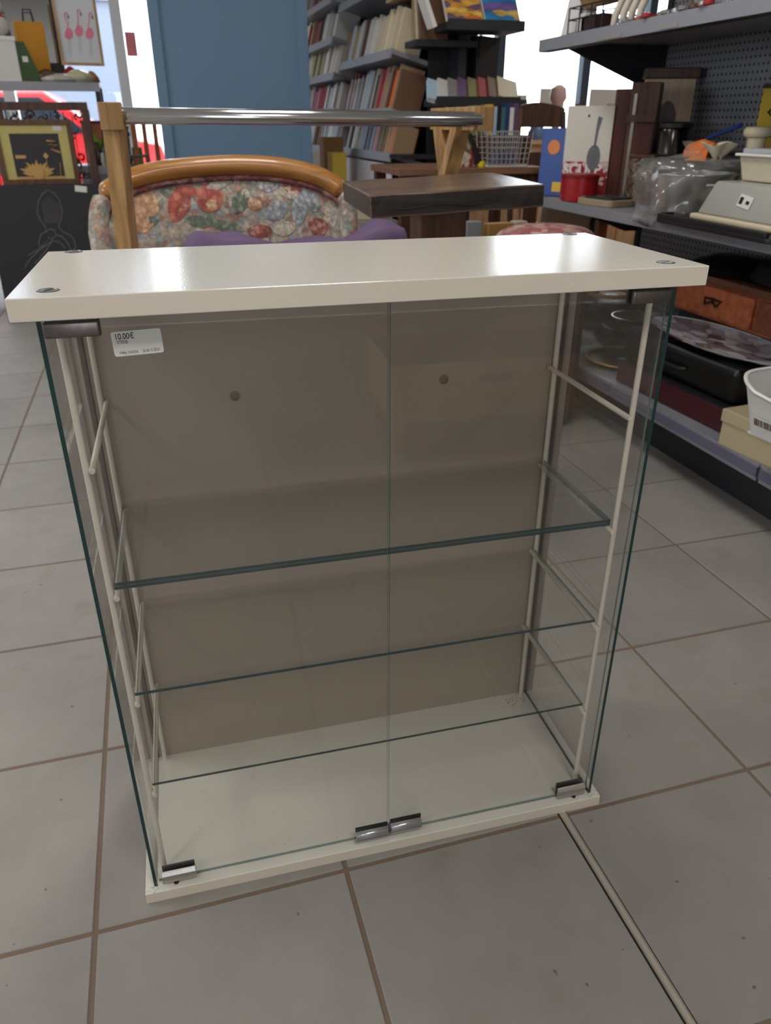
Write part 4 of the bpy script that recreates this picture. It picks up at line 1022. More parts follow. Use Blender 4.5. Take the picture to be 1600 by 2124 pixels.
# storage box on the seat and purple cloth over it
PY = 1.86
q0, q1 = at(362, 500, Y=PY), at(860, 500, Y=PY)
tag(M().box(q0.x + 0.04, q1.x - 0.03, PY - 0.03, PY + 0.10, 0.48, 0.68).obj('storage_box', CARD, bevel=0.004), 'cardboard box on the armchair hidden under the purple cloth', 'box')
def cloth(u, v):
    x = q0.x + (q1.x - q0.x) * u
    y = PY - 0.14 + 0.34 * v
    cols = [(0, 0.60), (0.035, 0.775), (0.06, 0.806), (0.09, 0.818), (0.16, 0.805), (0.3, 0.782), (0.45, 0.762), (0.6, 0.765), (0.72, 0.778), (0.82, 0.812), (0.88, 0.822), (0.95, 0.80), (1.0, 0.66)]
    for (a, za), (b, zb) in zip(cols[:-1], cols[1:]):
        if a <= u <= b: z = za + (zb - za) * (u - a) / (b - a); break
    z += -0.022 + 0.010 * math.sin(19 * u + 4 * v) * (0.4 + v) + 0.008 * noise.noise(Vector((u * 14, v * 5, 1)))
    if v < 0.3: z -= 0.30 * ((0.3 - v) / 0.3) ** 1.3
    if v > 0.8: z -= 0.25 * ((v - 0.8) / 0.2) ** 1.4
    return (x, y - 0.02 * math.sin(11 * u), z)
tag(M().sheet(cloth, 60, 20, 0.004).obj('purple_cloth', PURPLE, smooth=80), 'purple cloth draped in front of the floral armchair', 'cloth')

# blue-grey column
bc = thing('blue_column', 'wide blue grey painted column in front of the shop window', 'column', (0.335, 4.25, 0))
bc['kind'] = 'structure'
x0, x1 = at(332, 200, Y=4.2).x - 0.335, at(640, 200, Y=4.2).x - 0.335
M().box(x0, x1, -0.03, 0.55, 0, RH).obj('body', BLUEG, bc, bevel=0.004)
for a, b in ((x0 - 0.012, x0 + 0.045), (x1 - 0.045, x1 + 0.012)):
    M().box(a, b, -0.05, 0.0, 0, RH).obj('corner_strip', BLUEG, bc, bevel=0.003)

# ================================================================== books
PALS = {
    'white': (224, 222, 214), 'cream': (216, 202, 172), 'pale blue': (178, 204, 226), 'tan': (176, 146, 112), 'grey': (150, 148, 146), 'taupe': (132, 116, 96),
    'brown': (104, 74, 54), 'red': (160, 44, 46), 'dark blue': (40, 62, 104), 'orange': (230, 104, 20), 'black': (34, 34, 38), 'teal': (70, 118, 124), 'violet': (110, 82, 120), 'pink': (206, 150, 150), 'olive': (120, 118, 70), 'yellow': (214, 178, 50)}
PAGES = mat('book_pages', (214, 204, 182), 0.85, var=0.12, scale=300, stretch=(1, 8, 1))
BOOKM = {}
def book_mesh(col):
    """unit book: thickness y 0..1, spine at x=0, height z 0..1, depth x 0..1"""
    if col not in BOOKM:
        m = M()
        m.box(0.03, 0.96, 0.09, 0.91, 0.02, 0.98, 1)
        m.box(0.0, 1.0, 0.0, 0.09, 0, 1); m.box(0.0, 1.0, 0.91, 1.0, 0, 1); m.box(0.0, 0.03, 0.09, 0.91, 0, 1)
        o = m.obj('book', [mat('cover_' + col.replace(' ', '_'), PALS[col], 0.5, var=0.1, rand=0.18), PAGES])
        BOOKM[col] = o.data; bpy.data.objects.remove(o)
    return BOOKM[col]
def put_book(col, loc, size, rot, label, group, name='book'):
    o = bpy.data.objects.new(name, book_mesh(col)); COL.objects.link(o)
    o.location = loc; o.rotation_euler = rot; o.scale = size
    return tag(o, label, 'book', group)
rb = random.Random(11)
def book_row(x, y0, y1, z, h0, h1, t0, t1, cols, where, lean_end=0, tilt=0.26, odd={}):
    y = y0; k = 0
    while y < y1 - t0:
        t = rb.uniform(t0, t1); h = rb.uniform(h0, h1)
        col = cols[min(int((y - y0) / (y1 - y0) * len(cols)), len(cols) - 1)]
        col = rb.choice(col) if isinstance(col, tuple) else col
        col = odd.get(k, col)
        lean = 0.0
        if lean_end and y - y0 < lean_end: lean = 0.16
        dx = rb.uniform(0.004, 0.025)
        put_book(col, (x - 0.01 + dx * math.cos(tilt), y, z - dx * math.sin(tilt) + 0.0005), (rb.uniform(0.12, 0.16), t * 0.97, h), (lean, tilt, 0), f'{col} book, {nth(k + 1)} from the near end {where}', f'books {where}')
        y += t + 0.0012 + (0.004 if lean else 0); k += 1
def bookcase(name, label, x, y0, y1, shelves, depth, lipm=GREYM, top=1.95):
    t = thing(name, label, 'bookcase', (x, y0, 0))
    L_ = y1 - y0
    M().box(depth, depth + 0.03, 0, L_, 0, top).obj('back_panel', DGREY, t)
    M().box(0.02, depth, 0.0, L_, 0, 0.12).obj('plinth', lipm, t)
    for z in shelves:
        TS = Matrix.Translation((0, 0, z)) @ Matrix.Rotation(0.26, 4, 'Y')
        s = M().box(0, depth - 0.05, 0.0, L_, -0.022, 0, T=TS).obj('shelf', lipm, t)
        M().box(-0.008, 0, 0.0, L_, -0.045, 0.004, T=TS).obj('front_lip', lipm, s)
    for y in (0.0, L_ - 0.02):
        M().box(0.24, depth, y, y + 0.02, 0, top).obj('side_panel', DGREY, t)
    return t
XB = 1.20
bcs = bookcase('bookcase', 'grey metal bookcase full of paperbacks, black end towards the plank stool', XB, 3.76, 4.98, (0.35, 0.955, 1.185, 1.47, 1.80), 0.46)
M().box(0.20, 0.46, -0.02, 0.0, 0, 1.95).obj('end_panel', mat('black_end_panel', (26, 26, 30), 0.5), bcs)
bcf = bookcase('bookcase', 'far grey bookcase of pale books beside the blue column', XB - 0.04, 5.02, 6.55, (0.4, 0.95, 1.20, 1.42, 1.63, 1.86), 0.36)
white = 'white'
book_row(XB + 0.01, 3.79, 4.96, 1.47, 0.19, 0.225, 0.018, 0.036, ['cream', ('cream', 'white'), 'white', ('white', 'cream', 'brown'), ('cream', 'pale blue', 'tan')], 'on the upper shelf of the near bookcase')
book_row(XB + 0.01, 3.79, 4.96, 1.185, 0.19, 0.235, 0.018, 0.040, [('tan', 'brown'), ('white', 'tan', 'red'), ('red', 'white', 'black', 'taupe'), ('white', 'violet', 'pale blue', 'teal'), ('white', 'grey', 'pale blue', 'cream'), ('brown', 'white', 'grey', 'red')], 'on the middle shelf of the near bookcase', odd={3: 'orange'})
book_row(XB + 0.01, 3.82, 4.96, 0.955, 0.15, 0.185, 0.016, 0.034, ['tan', 'taupe', ('pale blue', 'violet', 'pink'), ('dark blue', 'pale blue', 'grey'), ('white', 'pale blue'), 'white', ('grey', 'brown', 'white')], 'on the lower shelf of the near bookcase', odd={1: 'orange'})
M().box(-0.02, 0.40, -0.20, 0.0, 0.935, 0.955).obj('end_ledge', mat('black_ledge', (30, 30, 34), 0.5), bcs)
for z, h, cols in ((1.63, 0.17, [('white', 'cream', 'grey'), ('tan', 'brown', 'red'), ('white', 'cream')]), (1.42, 0.17, [('cream', 'white'), ('cream', 'olive'), ('white', 'grey')]), (1.20, 0.16, [('brown', 'white'), ('red', 'cream', 'pale blue'), ('tan', 'grey')]), (0.95, 0.17, [('white', 'pale blue', 'grey'), ('white', 'brown'), ('pale blue', 'white')]), (1.86, 0.15, [('red', 'black'), ('brown', 'grey')])):
    book_row(XB - 0.03, 5.04, 6.52, z, h - 0.02, h + 0.02, 0.022, 0.045, cols, 'on the %s shelf of the far bookcase' % {1.63: 'fourth', 1.42: 'third', 1.2: 'second', 0.95: 'lowest', 1.86: 'top'}[z])
# stack lying on the near upper shelf end
for k, col in enumerate(('tan', 'brown', 'tan')):
    ob = put_book(col, (XB + 0.02 + 0.012 * k, 3.97 + 0.01 * k, 1.70 + 0.045 * k), (0.16, 0.044, 0.22), (PI / 2, 0, 0), f'{col} hardback, number {("lowest", "middle", "topmost")[k]} of the pile lying over the cream books'.replace('number ', ''), None)
for k, (y, col) in enumerate(((3.735, 'tan'), (3.69, 'cream'), (3.645, 'brown'))):
    put_book(col, (XB + 0.10, y - 0.06, 1.50), (0.15, 0.038, 0.26), (-0.22, 0, 0), f'{col} book leaning outside the black end panel of the bookcase', None)
M().box(0.06, 0.40, -0.22, -0.02, 1.470, 1.50).obj('end_pocket', mat('black_ledge', (30, 30, 34), 0.5), bcs)
# white panels under the lowest shelf
M().box(-0.012, -0.004, 0.0, 1.22, 0.12, 0.90).obj('lower_door', mat('pale_lilac_panel', (222, 222, 232), 0.4), bcs)

# end-of-aisle racks with books lying face up
def end_rack(label, px0, px1, py, Y, depth, z=None):
    a, b = at(px0, py, Y=Y), at(px1, py, Y=Y)
    t = thing('display_rack', label, 'display rack', (a.x, Y, a.z))
    w = b.x - a.x
    M().box(0, w, -0.01, depth, -0.035, 0.0).obj('ledge', DGREY, t, bevel=0.002)
    M().box(0, w, -0.016, -0.006, -0.035, 0.012).obj('front_stop', DGREY, t)
    M().box(w * 0.35, w * 0.45, depth - 0.02, depth + 0.12, -0.25, 0.03).obj('wall_bracket', DGREY, t)
    return t, w
tl, wl = end_rack('dark ledge rack with a row of face-up books on the bookcase end', 905, 1078, 205, 3.40, 0.20)
covers = [('pale blue', 'pale blue storybook'), ('white', 'white storybook'), ('grey', 'grey patterned paperback'), ('violet', 'violet paperback'), ('olive', 'green leafy paperback'), ('red', 'red paperback'), ('brown', 'brown flowered paperback'), ('cream', 'cream novel')]
for k, (col, lab) in enumerate(covers):
    x = -0.04 + k * (wl - 0.04) / 7.6
    o = put_book(col, (tl.location.x + x, tl.location.y + 0.012, tl.location.z + 0.006 + 0.002 * k), (0.115, 0.022, 0.17), (0, 0, 0), f'{lab} lying face-up on the lower display rack', None)
    o.rotation_euler = (-0.95, 0.25, -0.12)
t2, w2 = end_rack('upper dark ledge rack holding two big picture books', 928, 1088, 44, 3.40, 0.22)
ART1 = blotch('sunset_cover', [(226, 158, 62), (236, 182, 80), (206, 120, 50), (120, 96, 130), (228, 166, 70), (240, 196, 96)], 14, 0.35, stretch=(1, 1, 2.5))
ART2 = blotch('seaside_cover', [(40, 130, 190), (60, 150, 206), (222, 180, 90), (54, 140, 196), (230, 190, 104), (120, 100, 170)], 12, 0.35, stretch=(0.7, 1, 2.0))
for k, (m, lab) in enumerate(((ART1, 'large picture book with an orange sunset cover on the upper rack'), (ART2, 'large picture book with a blue seaside cover on the upper rack'))):
    t = thing('picture_book', lab, 'book', (t2.location.x + 0.005 + k * w2 * 0.49, 3.405, t2.location.z + 0.004), rot=(-0.62, 0, 0))
    ww = w2 * 0.46
    M().box(0, ww, 0, 0.004, 0, 0.29).obj('front_cover', m, t)
    M().box(0.003, ww - 0.004, 0.004, 0.016, 0.003, 0.287).obj('pages', PAGES, t)
    M().box(0, ww, 0.016, 0.019, 0, 0.29).obj('back_cover', WHITE, t)
    M().box(-0.003, 0, 0, 0.019, 0, 0.29).obj('spine', WHITE, t)
ob = put_book('white', (t2.location.x - 0.07, 3.40, t2.location.z - 0.03), (0.02, 0.10, 0.26), (0, -0.42, 0), 'white book slanting beside the upper display rack', None)
# black speaker-like box behind the rack
t = thing('black_binder', 'black ring binder standing open beside the dark bookcase end', 'binder', (at(1003, 150, Y=3.62).x, 3.62, at(1003, 150, Y=3.62).z), 0.2)
M().box(-0.04, 0.09, 0, 0.02, -0.05, 0.17).obj('front_cover', BLACK, t, rot=(0, 0.06, 0))
M().box(-0.04, 0.09, 0.05, 0.065, -0.05, 0.17).obj('back_cover', BLACK, t)
M().box(-0.05, -0.04, 0, 0.065, -0.05, 0.17).obj('spine', BLACK, t)

# ================================================================== table, chair and clutter in the middle distance
TBY = 2.72
tb = thing('wooden_table', 'brown wooden table with clutter behind the plank stool', 'table', (1.28, TBY + 0.25, 0))
zt = at(1000, 348, Y=TBY).z
M().box(-0.36, 0.36, -0.25, 0.25, zt - 0.03, zt).obj('table_top', wood('brown_table', (112, 78, 56), (146, 108, 80), 0.5, 4, 'X'), tb, bevel=0.004)
M().box(-0.33, 0.33, -0.22, -0.20, zt - 0.11, zt - 0.03).obj('apron', WALNUT, tb)
for sx in (-1, 1):
    for sy in (-1, 1):
        M().box(sx * 0.32 - 0.025, sx * 0.32 + 0.025, sy * 0.21 - 0.025, sy * 0.21 + 0.025, 0, zt - 0.03).obj('leg', WALNUT, tb)
# small row of books on the table, in a tray
sx0 = at(985, 290, Y=TBY + 0.3).x
zz = zt
tag(M().box(-0.02, 0.30, 0, 0.14, 0, 0.13).obj('book_stand', WALNUT, None, (sx0, TBY + 0.29, zt), bevel=0.003), 'dark wooden block on the table carrying a row of small books', 'stand')
x = sx0
for k, col in enumerate(('olive', 'brown', 'grey', 'yellow', 'pale blue', 'black', 'teal', 'dark blue', 'white', 'violet', 'brown')):
    put_book(col, (x, TBY + 0.30, zt + 0.13), (0.11, 0.021, 0.13 + 0.01 * math.sin(k * 3)), (0, 0, 0), f'small {col} book, {("first","second","third","fourth","fifth","sixth","seventh","eighth","ninth","tenth","last")[k]} from the rack leg, in the table row', 'small books standing in a row on the table')
    bpy.context.scene.collection.objects[-1].rotation_euler = (0, 0, PI / 2)
    bpy.context.scene.collection.objects[-1].location.x += 0.021
    x += 0.0225
# white wire crate
cr = thing('wire_crate', 'white wire grid crate standing on the brown table', 'crate', (at(1050, 345, Y=TBY + 0.08).x, TBY + 0.12, zt))
cw = M()
for k in range(10):
    xx = -0.10 + 0.2 * k / 9
    cw.tube([(xx, -0.06, 0.004), (xx * 1.15, -0.07, 0.15)], 0.002, 4); cw.tube([(xx, 0.06, 0.004), (xx * 1.15, 0.07, 0.15)], 0.002, 4)
for k in range(7):
    z = 0.01 + 0.023 * k
    cw.tube([(-0.10, -0.061 - z * 0.06, z), (0.10, -0.061 - z * 0.06, z)], 0.002, 4); cw.tube([(-0.10, 0.061, z), (0.10, 0.061, z)], 0.002, 4)
o = cw.obj('wire_grid', mat('grey_wire', (168, 168, 166), 0.4), cr); o['kind'] = 'stuff'
M().box(-0.10, 0.10, -0.06, 0.06, 0, 0.006).obj('bottom', WHITE, cr)
M().box(-0.05, 0.05, -0.04, 0.04, 0.006, 0.06).obj('content_box', mat('violet_grey', (96, 92, 120), 0.6), cr)
t = thing('hand_tool', 'black hand tool with a yellow end leaning on the wire crate', 'tool', (at(1000, 335, Y=TBY + 0.02).x, TBY + 0.03, zt))
M().tube([(0, 0, 0.014), (-0.03, 0.0, 0.075), (-0.065, 0.0, 0.14)], 0.011, 8).obj('shaft', BLACK, t)
M().lathe([(0.014, 0), (0.018, 0.008), (0.016, 0.026), (0.001, 0.028)], 12, T=Matrix.Translation((0.004, 0, 0.0))).obj('yellow_cap', mat('yellow_plastic', (216, 196, 30), 0.4), t, smooth=50)
box_thing('patterned_box', 'small red and cream patterned box on the table by the rack leg', 'box', (at(970, 345, Y=TBY + 0.06).x, TBY + 0.08, zt), 0.1, 0.06, 0.05, 0.12, blotch('red_cream_print', [(150, 50, 52), (206, 190, 172), (190, 170, 150), (120, 90, 80)], 40), 0.002)
# ladder-back chair
ch = thing('wooden_chair', 'dark brown ladder-back chair by the blue game box', 'chair', (at(1105, 420, Y=3.65).x + 0.03, 3.65, 0), 0.1)
for sx in (-1, 1):
    M().tube([(sx * 0.17, 0, 0), (sx * 0.175, 0.0, 0.5), (sx * 0.18, 0.03, 0.9), (sx * 0.165, 0.06, 1.17)], 0.017, 10).obj('back_post', WALNUT, ch, smooth=50)
    M().tube([(sx * 0.2, -0.38, 0), (sx * 0.2, -0.38, 0.45)], 0.018, 10).obj('leg', WALNUT, ch, smooth=50)
for z, h in ((0.66, 0.06), (0.86, 0.07), (1.09, 0.10)):
    def slat(u, v, z=z, h=h):
        return ((u - 0.5) * 0.34, 0.05 + 0.03 * math.sin(PI * u), z + h * v + (0.03 * math.sin(PI * u) if v > 0.5 else 0))
    M().sheet(slat, 10, 2, 0.014).obj('back_slat', WALNUT, ch, smooth=40)
M().box(-0.21, 0.21, -0.40, 0.02, 0.43, 0.47).obj('seat', WALNUT, ch, bevel=0.01)
# window-sill bric-a-brac (soft shapes in front of the right window)
rv = random.Random(5)
VC = [('white', (226, 220, 210)), ('tan', (190, 150, 116)), ('dark green', (48, 62, 58)), ('blue', (96, 120, 156)), ('pink', (214, 176, 166)), ('brown', (110, 78, 58)), ('grey', (150, 150, 152)), ('cream', (220, 204, 172))]
sb = thing('window_sideboard', 'long wooden sideboard under the right window carrying ornaments', 'sideboard', (3.6, 5.6, 0))
zs = at(1200, 262, Y=5.6).z - 0.10
M().box(-1.3, 1.6, -0.2, 0.25, 0.08, zs - 0.03).obj('carcass', wood('beech', (176, 130, 92), (206, 164, 122), 0.5, 4), sb)
M().box(-1.32, 1.62, -0.22, 0.26, zs - 0.03, zs).obj('top', wood('beech_top', (186, 150, 110), (214, 180, 140), 0.4, 4, 'X'), sb)
for k in range(6):
    d = M().box(-1.26 + 0.47 * k, -0.83 + 0.47 * k, -0.215, -0.2, 0.12, zs - 0.06).obj('door', wood('beech', (176, 130, 92), (206, 164, 122), 0.5, 4), sb)
    M().lathe([(0.012, 0), (0.014, 0.01), (0.001, 0.02)], 10, T=Matrix.Translation((-0.9 + 0.47 * k, -0.215, 0.45)) @ Matrix.Rotation(PI / 2, 4, 'X')).obj('knob', BLACK, d)
for sx in (-1.25, 1.55):
    M().box(sx - 0.03, sx + 0.03, -0.18, 0.22, 0, 0.08).obj('foot', WALNUT, sb)
shapes = [[(0.05, 0), (0.08, 0.05), (0.07, 0.12), (0.03, 0.18), (0.045, 0.22)], [(0.07, 0), (0.075, 0.14), (0.05, 0.17), (0.05, 0.19)], [(0.06, 0), (0.02, 0.03), (0.02, 0.16), (0.08, 0.22), (0.085, 0.26)], [(0.08, 0), (0.09, 0.06), (0.06, 0.13), (0.02, 0.16)], [(0.05, 0), (0.055, 0.02), (0.025, 0.05), (0.03, 0.2), (0.06, 0.25), (0.05, 0.31), (0.02, 0.33)]]
for k in range(14):
    nm, c = VC[k % 8]; pr = shapes[k % 5]; s = rv.uniform(0.8, 1.25)
    ob = M().lathe([(r * s, z * s) for r, z in pr] + [(0.001, pr[-1][1] * s)], 20).obj('ornament_vase', mat('glaze_' + nm.replace(' ', '_'), c, 0.3), None, (2.45 + 0.18 * k, 5.58 + rv.uniform(-0.06, 0.06), zs), smooth=45)
    tag(ob, f'{nm} {("round-bellied", "straight", "goblet-shaped", "squat", "figure-like")[k % 5]} vase on the sideboard under the right window', 'vase')
# stool, cushion, panel between table and gondola
t = thing('small_stool', 'low orange wooden stool beyond the gondola end', 'stool', (1.84, 3.05, 0))
M().box(-0.17, 0.17, -0.14, 0.14, 0.60, 0.63).obj('seat', ORANGEW, t, bevel=0.006)
for sx in (-1, 1):
    for sy in (-1, 1):
        M().tube([(sx * 0.16, sy * 0.13, 0), (sx * 0.14, sy * 0.11, 0.60)], 0.016, 8).obj('leg', ORANGEW, t)
def cush(u, v):
    a = 2 * PI * u; f = math.sin(PI * v) ** 0.5
    return (0.20 * f * math.cos(a), 0.18 * f * math.sin(a), 0.06 - 0.06 * math.cos(PI * v))
pz_ = at(1125, 467, Y=1.95)
t = thing('pouffe', 'round pouffe with a pink patterned seat behind the cabinet', 'pouffe', (pz_.x + 0.02, 1.95, pz_.z - 0.65))
t.location.z = 0
hp = pz_.z - 0.12
M().lathe([(0.17, 0), (0.18, 0.02), (0.18, hp - 0.03), (0.17, hp), (0.001, hp)], 28).obj('base', WALNUT, t, smooth=40)
M().sheet(cush, 28, 10).obj('cushion', blotch('pink_check', [(190, 120, 120), (214, 176, 166), (176, 100, 104), (206, 160, 150)], 22), t, (0, 0, hp), smooth=60)
t = thing('beige_board', 'beige wooden board with a black strap at the far end of the gondola', 'board', (1.76, 2.64, 0), 0.0)
M().box(-0.16, 0.16, 0, 0.03, 0, 0.78).obj('panel', mat('peach_board', (206, 170, 140), 0.6), t, bevel=0.003)
M().box(0.16, 0.20, -0.01, 0.04, 0, 0.79).obj('edge_post', ORANGEW, t)
M().tube([(0.13, -0.005, 0.74), (0.10, -0.03, 0.68), (0.12, -0.02, 0.60), (0.14, -0.005, 0.55)], 0.012, 8).obj('strap', BLACK, t)
for k, (px, w, h, m, lab) in enumerate(((985, 0.07, 0.74, mat('grey_folder', (140, 140, 144), 0.6), 'grey folder standing on edge behind the stool post'), (1040, 0.12, 0.73, mat('mustard_folder', (176, 136, 76), 0.6), 'mustard folder standing on edge behind the stool post'), (1082, 0.06, 0.735, mat('pale_folder', (196, 188, 172), 0.6), 'pale folder standing on edge behind the stool post'))):
    p = at(px, 470, Y=2.35)
    tag(M().box(-w / 2, w / 2, 0, 0.05, 0, h).obj('upright_folder', m, None, (p.x, 2.35, 0), (0, 0, 0.05), bevel=0.003), lab, 'folder')
# boxes on the floor behind the armchair right side, under the bookcase
for k, (px, py, w, h, m, lab) in enumerate(((735, 430, 0.16, 0.10, mat('cream_carton', (206, 196, 170), 0.6), 'cream carton on the crate pile behind the armchair'), (740, 412, 0.10, 0.03, ORANGE, 'flat orange box on top of the cream carton'), (690, 322, 0.10, 0.05, mat('yellow_crate', (222, 190, 70), 0.5), 'yellow box under the lower bookcase shelf'), (665, 310, 0.14, 0.10, mat('wicker', (150, 110, 66), 0.8, var=0.3, scale=90), 'wicker basket under the lower bookcase shelf'))):
    Y = 3.1 if k < 2 else 4.6
    p = at(px, py + (25 if k == 0 else 10), Y=Y)
    if k == 0:
        pz = p.z
        tag(M().box(-0.2, 0.2, -0.1, 0.2, 0, pz).obj('crate_pile', mat('grey_crate', (150, 146, 140), 0.6), None, (p.x, Y, 0), bevel=0.004), 'pale grey storage crate behind the armchair', 'crate')
    z = p.z if k != 1 else pz + 0.102
    if k >= 2: z = 0.0
    hh = h if k < 2 else p.z + h
    tag(M().box(-w / 2, w / 2, -0.05, 0.05, 0, hh).obj(('carton', 'flat_box', 'tall_box', 'wicker_basket')[k], m, None, (p.x, Y if k < 2 else 4.6, z) if k < 2 else (1.0 + 0.02 * k, 4.5 + 0.25 * (k - 2), 0), (0, 0, 0.1), bevel=0.004), lab, 'box' if k != 3 else 'basket')
# ================================================================== left background
# black board with a chalk drawing
BY = 4.45
pa, pb = at(-40, 383, Y=BY), at(206, 380, Y=BY)
bd = thing('chalk_board', 'black board with a white line drawing leaning at the left', 'board', ((pa.x + pb.x) / 2, BY, 0), rot=(-0.10, 0, 0))
hw = (pb.x - pa.x) / 2; bh = pb.z / math.cos(0.10)
bd.location.y = BY - math.tan(0.10) * pb.z
M().box(-hw, hw, 0, 0.018, 0, bh).obj('panel', mat('black_paint', (22, 22, 26), 0.5, var=0.15, scale=6), bd, bevel=0.002)
k = M().box(-0.034, 0.034, -0.001, 0, -0.017, 0.017).obj('paper_tag', PAPER, bd, (hw - 0.11, -0.0005, bh - 0.03), (0, 0.12, 0))
CH = mat('chalk_line', (110, 108, 108), 0.9, var=0.3, scale=60)
def board_pt(px, py):
    d = at(px, py, Y=BY)
    return Vector((d.x - bd.location.x, -0.0012, d.z / math.cos(0.10)))
def chalk(pts, r=0.0014):
    r *= 2.0
    P = [board_pt(*p) for p in pts]
    M().tube(P, r, 5).obj('chalk_line', CH, bd)
body = [(78, 440), (80, 418), (88, 402), (100, 394), (112, 400), (124, 415), (130, 434), (128, 452), (122, 470), (132, 480), (146, 486), (156, 498), (158, 512), (150, 520)]
chalk(body); chalk([(78, 440), (84, 455), (96, 470), (96, 480), (86, 486), (82, 500), (84, 512), (96, 508)])
for k in range(9):
    x = 88 + 4.4 * k
    chalk([(x, 408 + abs(k - 3) * 3), (x + 3, 432), (x + (4 - k) * 1.2 + 2, 462)], 0.0007)
chalk([(96, 480), (104, 474), (114, 476), (118, 486), (108, 496), (100, 490)]); chalk([(118, 486), (130, 490), (140, 500), (150, 520), (165, 528)])
chalk([(96, 508), (110, 498), (124, 500), (136, 512)]); chalk([(96, 508), (80, 520), (64, 536), (54, 552)]); chalk([(110, 498), (92, 524), (74, 544)])
chalk([(60, 528), (72, 520), (90, 512)], 0.0009); chalk([(100, 498), (86, 510), (70, 530)], 0.0009)

# carved screen with a lotus picture hung on it
SY = 4.72
s0, s1 = at(-70, 215, Y=SY), at(180, 212, Y=SY)
scr = thing('carved_screen', 'dark carved wooden screen panel behind the black board', 'screen', (s0.x, SY, 0))
sw = s1.x - s0.x; sh = s1.z
M().box(0, sw, -0.02, 0.02, sh - 0.045, sh).obj('top_rail', WALNUT, scr, bevel=0.003)
for x in (0, sw * 0.22, sw - 0.04):
    M().box(x, x + 0.045, -0.018, 0.018, 0, sh - 0.04).obj('stile', WALNUT, scr, bevel=0.003)
M().box(0, sw, -0.015, 0.015, 0.0, 0.08).obj('bottom_rail', WALNUT, scr)
M().box(0, sw, -0.015, 0.015, 0.70, 0.74).obj('mid_rail', WALNUT, scr)
lat = M(); rl = random.Random(2)
for k in range(70):
    x = rl.uniform(0.05, sw - 0.05); z = rl.uniform(0.78, sh - 0.06); r = rl.uniform(0.014, 0.030)
    a0 = rl.uniform(0, 6); n = 9
    lat.tube([(x + r * (0.5 + 0.5 * t / n) * math.cos(a0 + 5 * t / n), rl.uniform(-0.004, 0.004), z + r * (0.5 + 0.5 * t / n) * math.sin(a0 + 5 * t / n)) for t in range(n)], 0.006, 5)
for k in range(14):
    x = 0.05 + (sw - 0.1) * k / 13
    lat.tube([(x, 0, 0.76), (x + 0.01 * math.sin(k), 0, sh - 0.05)], 0.003, 5)
o = lat.obj('fretwork', wood('fret_wood', (40, 26, 20), (70, 46, 34), 0.5, 6), scr); o['kind'] = 'stuff'
M().box(0.03, sw - 0.03, 0.008, 0.012, 0.08, 0.70).obj('lower_panel', WALNUT, scr)
f0, f1 = at(8, 384, Y=SY - 0.05), at(146, 248, Y=SY - 0.05)
pic = thing('lotus_picture', 'framed picture of a golden lotus on dark ground with pale yellow mount', 'picture', (f0.x, SY - 0.05, f0.z), 0.0)
fw, fh = f1.x - f0.x, f1.z - f0.z
for (x0, x1, z0, z1) in ((0, fw, 0, 0.03), (0, fw, fh - 0.03, fh), (0, 0.03, 0.03, fh - 0.03), (fw - 0.03, fw, 0.03, fh - 0.03)):
    M().box(x0, x1, -0.012, 0.018, z0, z1).obj('frame_bar', wood('brown_frame', (84, 54, 34), (112, 76, 48), 0.45, 5), pic, bevel=0.002)
M().box(0.03, fw - 0.03, 0.0, 0.010, 0.03, fh - 0.03).obj('mount', mat('straw_mount', (206, 192, 120), 0.7), pic)
ix0, ix1, iz0, iz1 = 0.085, fw - 0.085, 0.0315, fh - 0.075
M().box(ix0, ix1, -0.001, 0.0, iz0, iz1).obj('dark_ground', mat('charcoal_ground', (56, 54, 58), 0.7), pic)
GOLD = mat('straw_gold', (206, 162, 92), 0.6, var=0.15, scale=80)
lo = M()
iw, ih = ix1 - ix0, iz1 - iz0
cxp, czp = ix0 + iw * 0.45, iz0 + ih * 0.10
for k in range(11):
    a = math.radians(8 + 16.4 * k); L_ = iw * (0.40 if k % 2 else 0.33)
    d = Vector((math.cos(a), 0, math.sin(a) * 0.75)); n = Vector((-d.z, 0, d.x)).normalized() * iw * 0.055
    c = Vector((cxp, -0.0022 - 0.0004 * k, czp)); q = [c - n * 0.3, c + d * L_ * 0.5 - n, c + d * L_, c + d * L_ * 0.5 + n]
    lo.hexa(q, [p + Vector((0, 0.001, 0)) for p in q])
lo.lathe([(iw * 0.12, 0), (iw * 0.12, 0.001)], 14, T=Matrix.Translation((cxp, -0.0075, czp + ih * 0.02)) @ Matrix.Rotation(PI / 2, 4, 'X'))
sx_, sz_ = cxp + iw * 0.22, czp + ih * 0.36
lo.tube([(sx_ - 0.002, -0.002, czp), (sx_, -0.002, sz_)], 0.0016, 5)
q = [Vector((sx_, -0.0022, sz_ - 0.004)), Vector((sx_ + iw * 0.06, -0.0022, sz_ + ih * 0.05)), Vector((sx_, -0.0022, sz_ + ih * 0.13)), Vector((sx_ - iw * 0.06, -0.0022, sz_ + ih * 0.05))]
lo.hexa(q, [p + Vector((0, 0.001, 0)) for p in q])
lo.box(ix0 + iw * 0.05, ix0 + iw * 0.26, -0.002, -0.001, czp + ih * 0.36, czp + ih * 0.43)
lo.tube([(ix1 - iw * 0.10, -0.002, iz0), (ix1 - iw * 0.06, -0.002, iz0 + ih * 0.36)], 0.0018, 5)
lo.box(ix0, ix1, -0.002, -0.001, iz0, iz0 + ih * 0.055)
lo.obj('lotus_print', GOLD, pic)['kind'] = 'stuff'
M().tube([(ix1 - iw * dx, -0.002, iz1 - ih * dz) for dx, dz in ((0.26, 0.16), (0.08, 0.17), (0.24, 0.24), (0.06, 0.26), (0.20, 0.34), (0.02, 0.42))], 0.005, 5).obj('gold_characters', GOLD, pic)
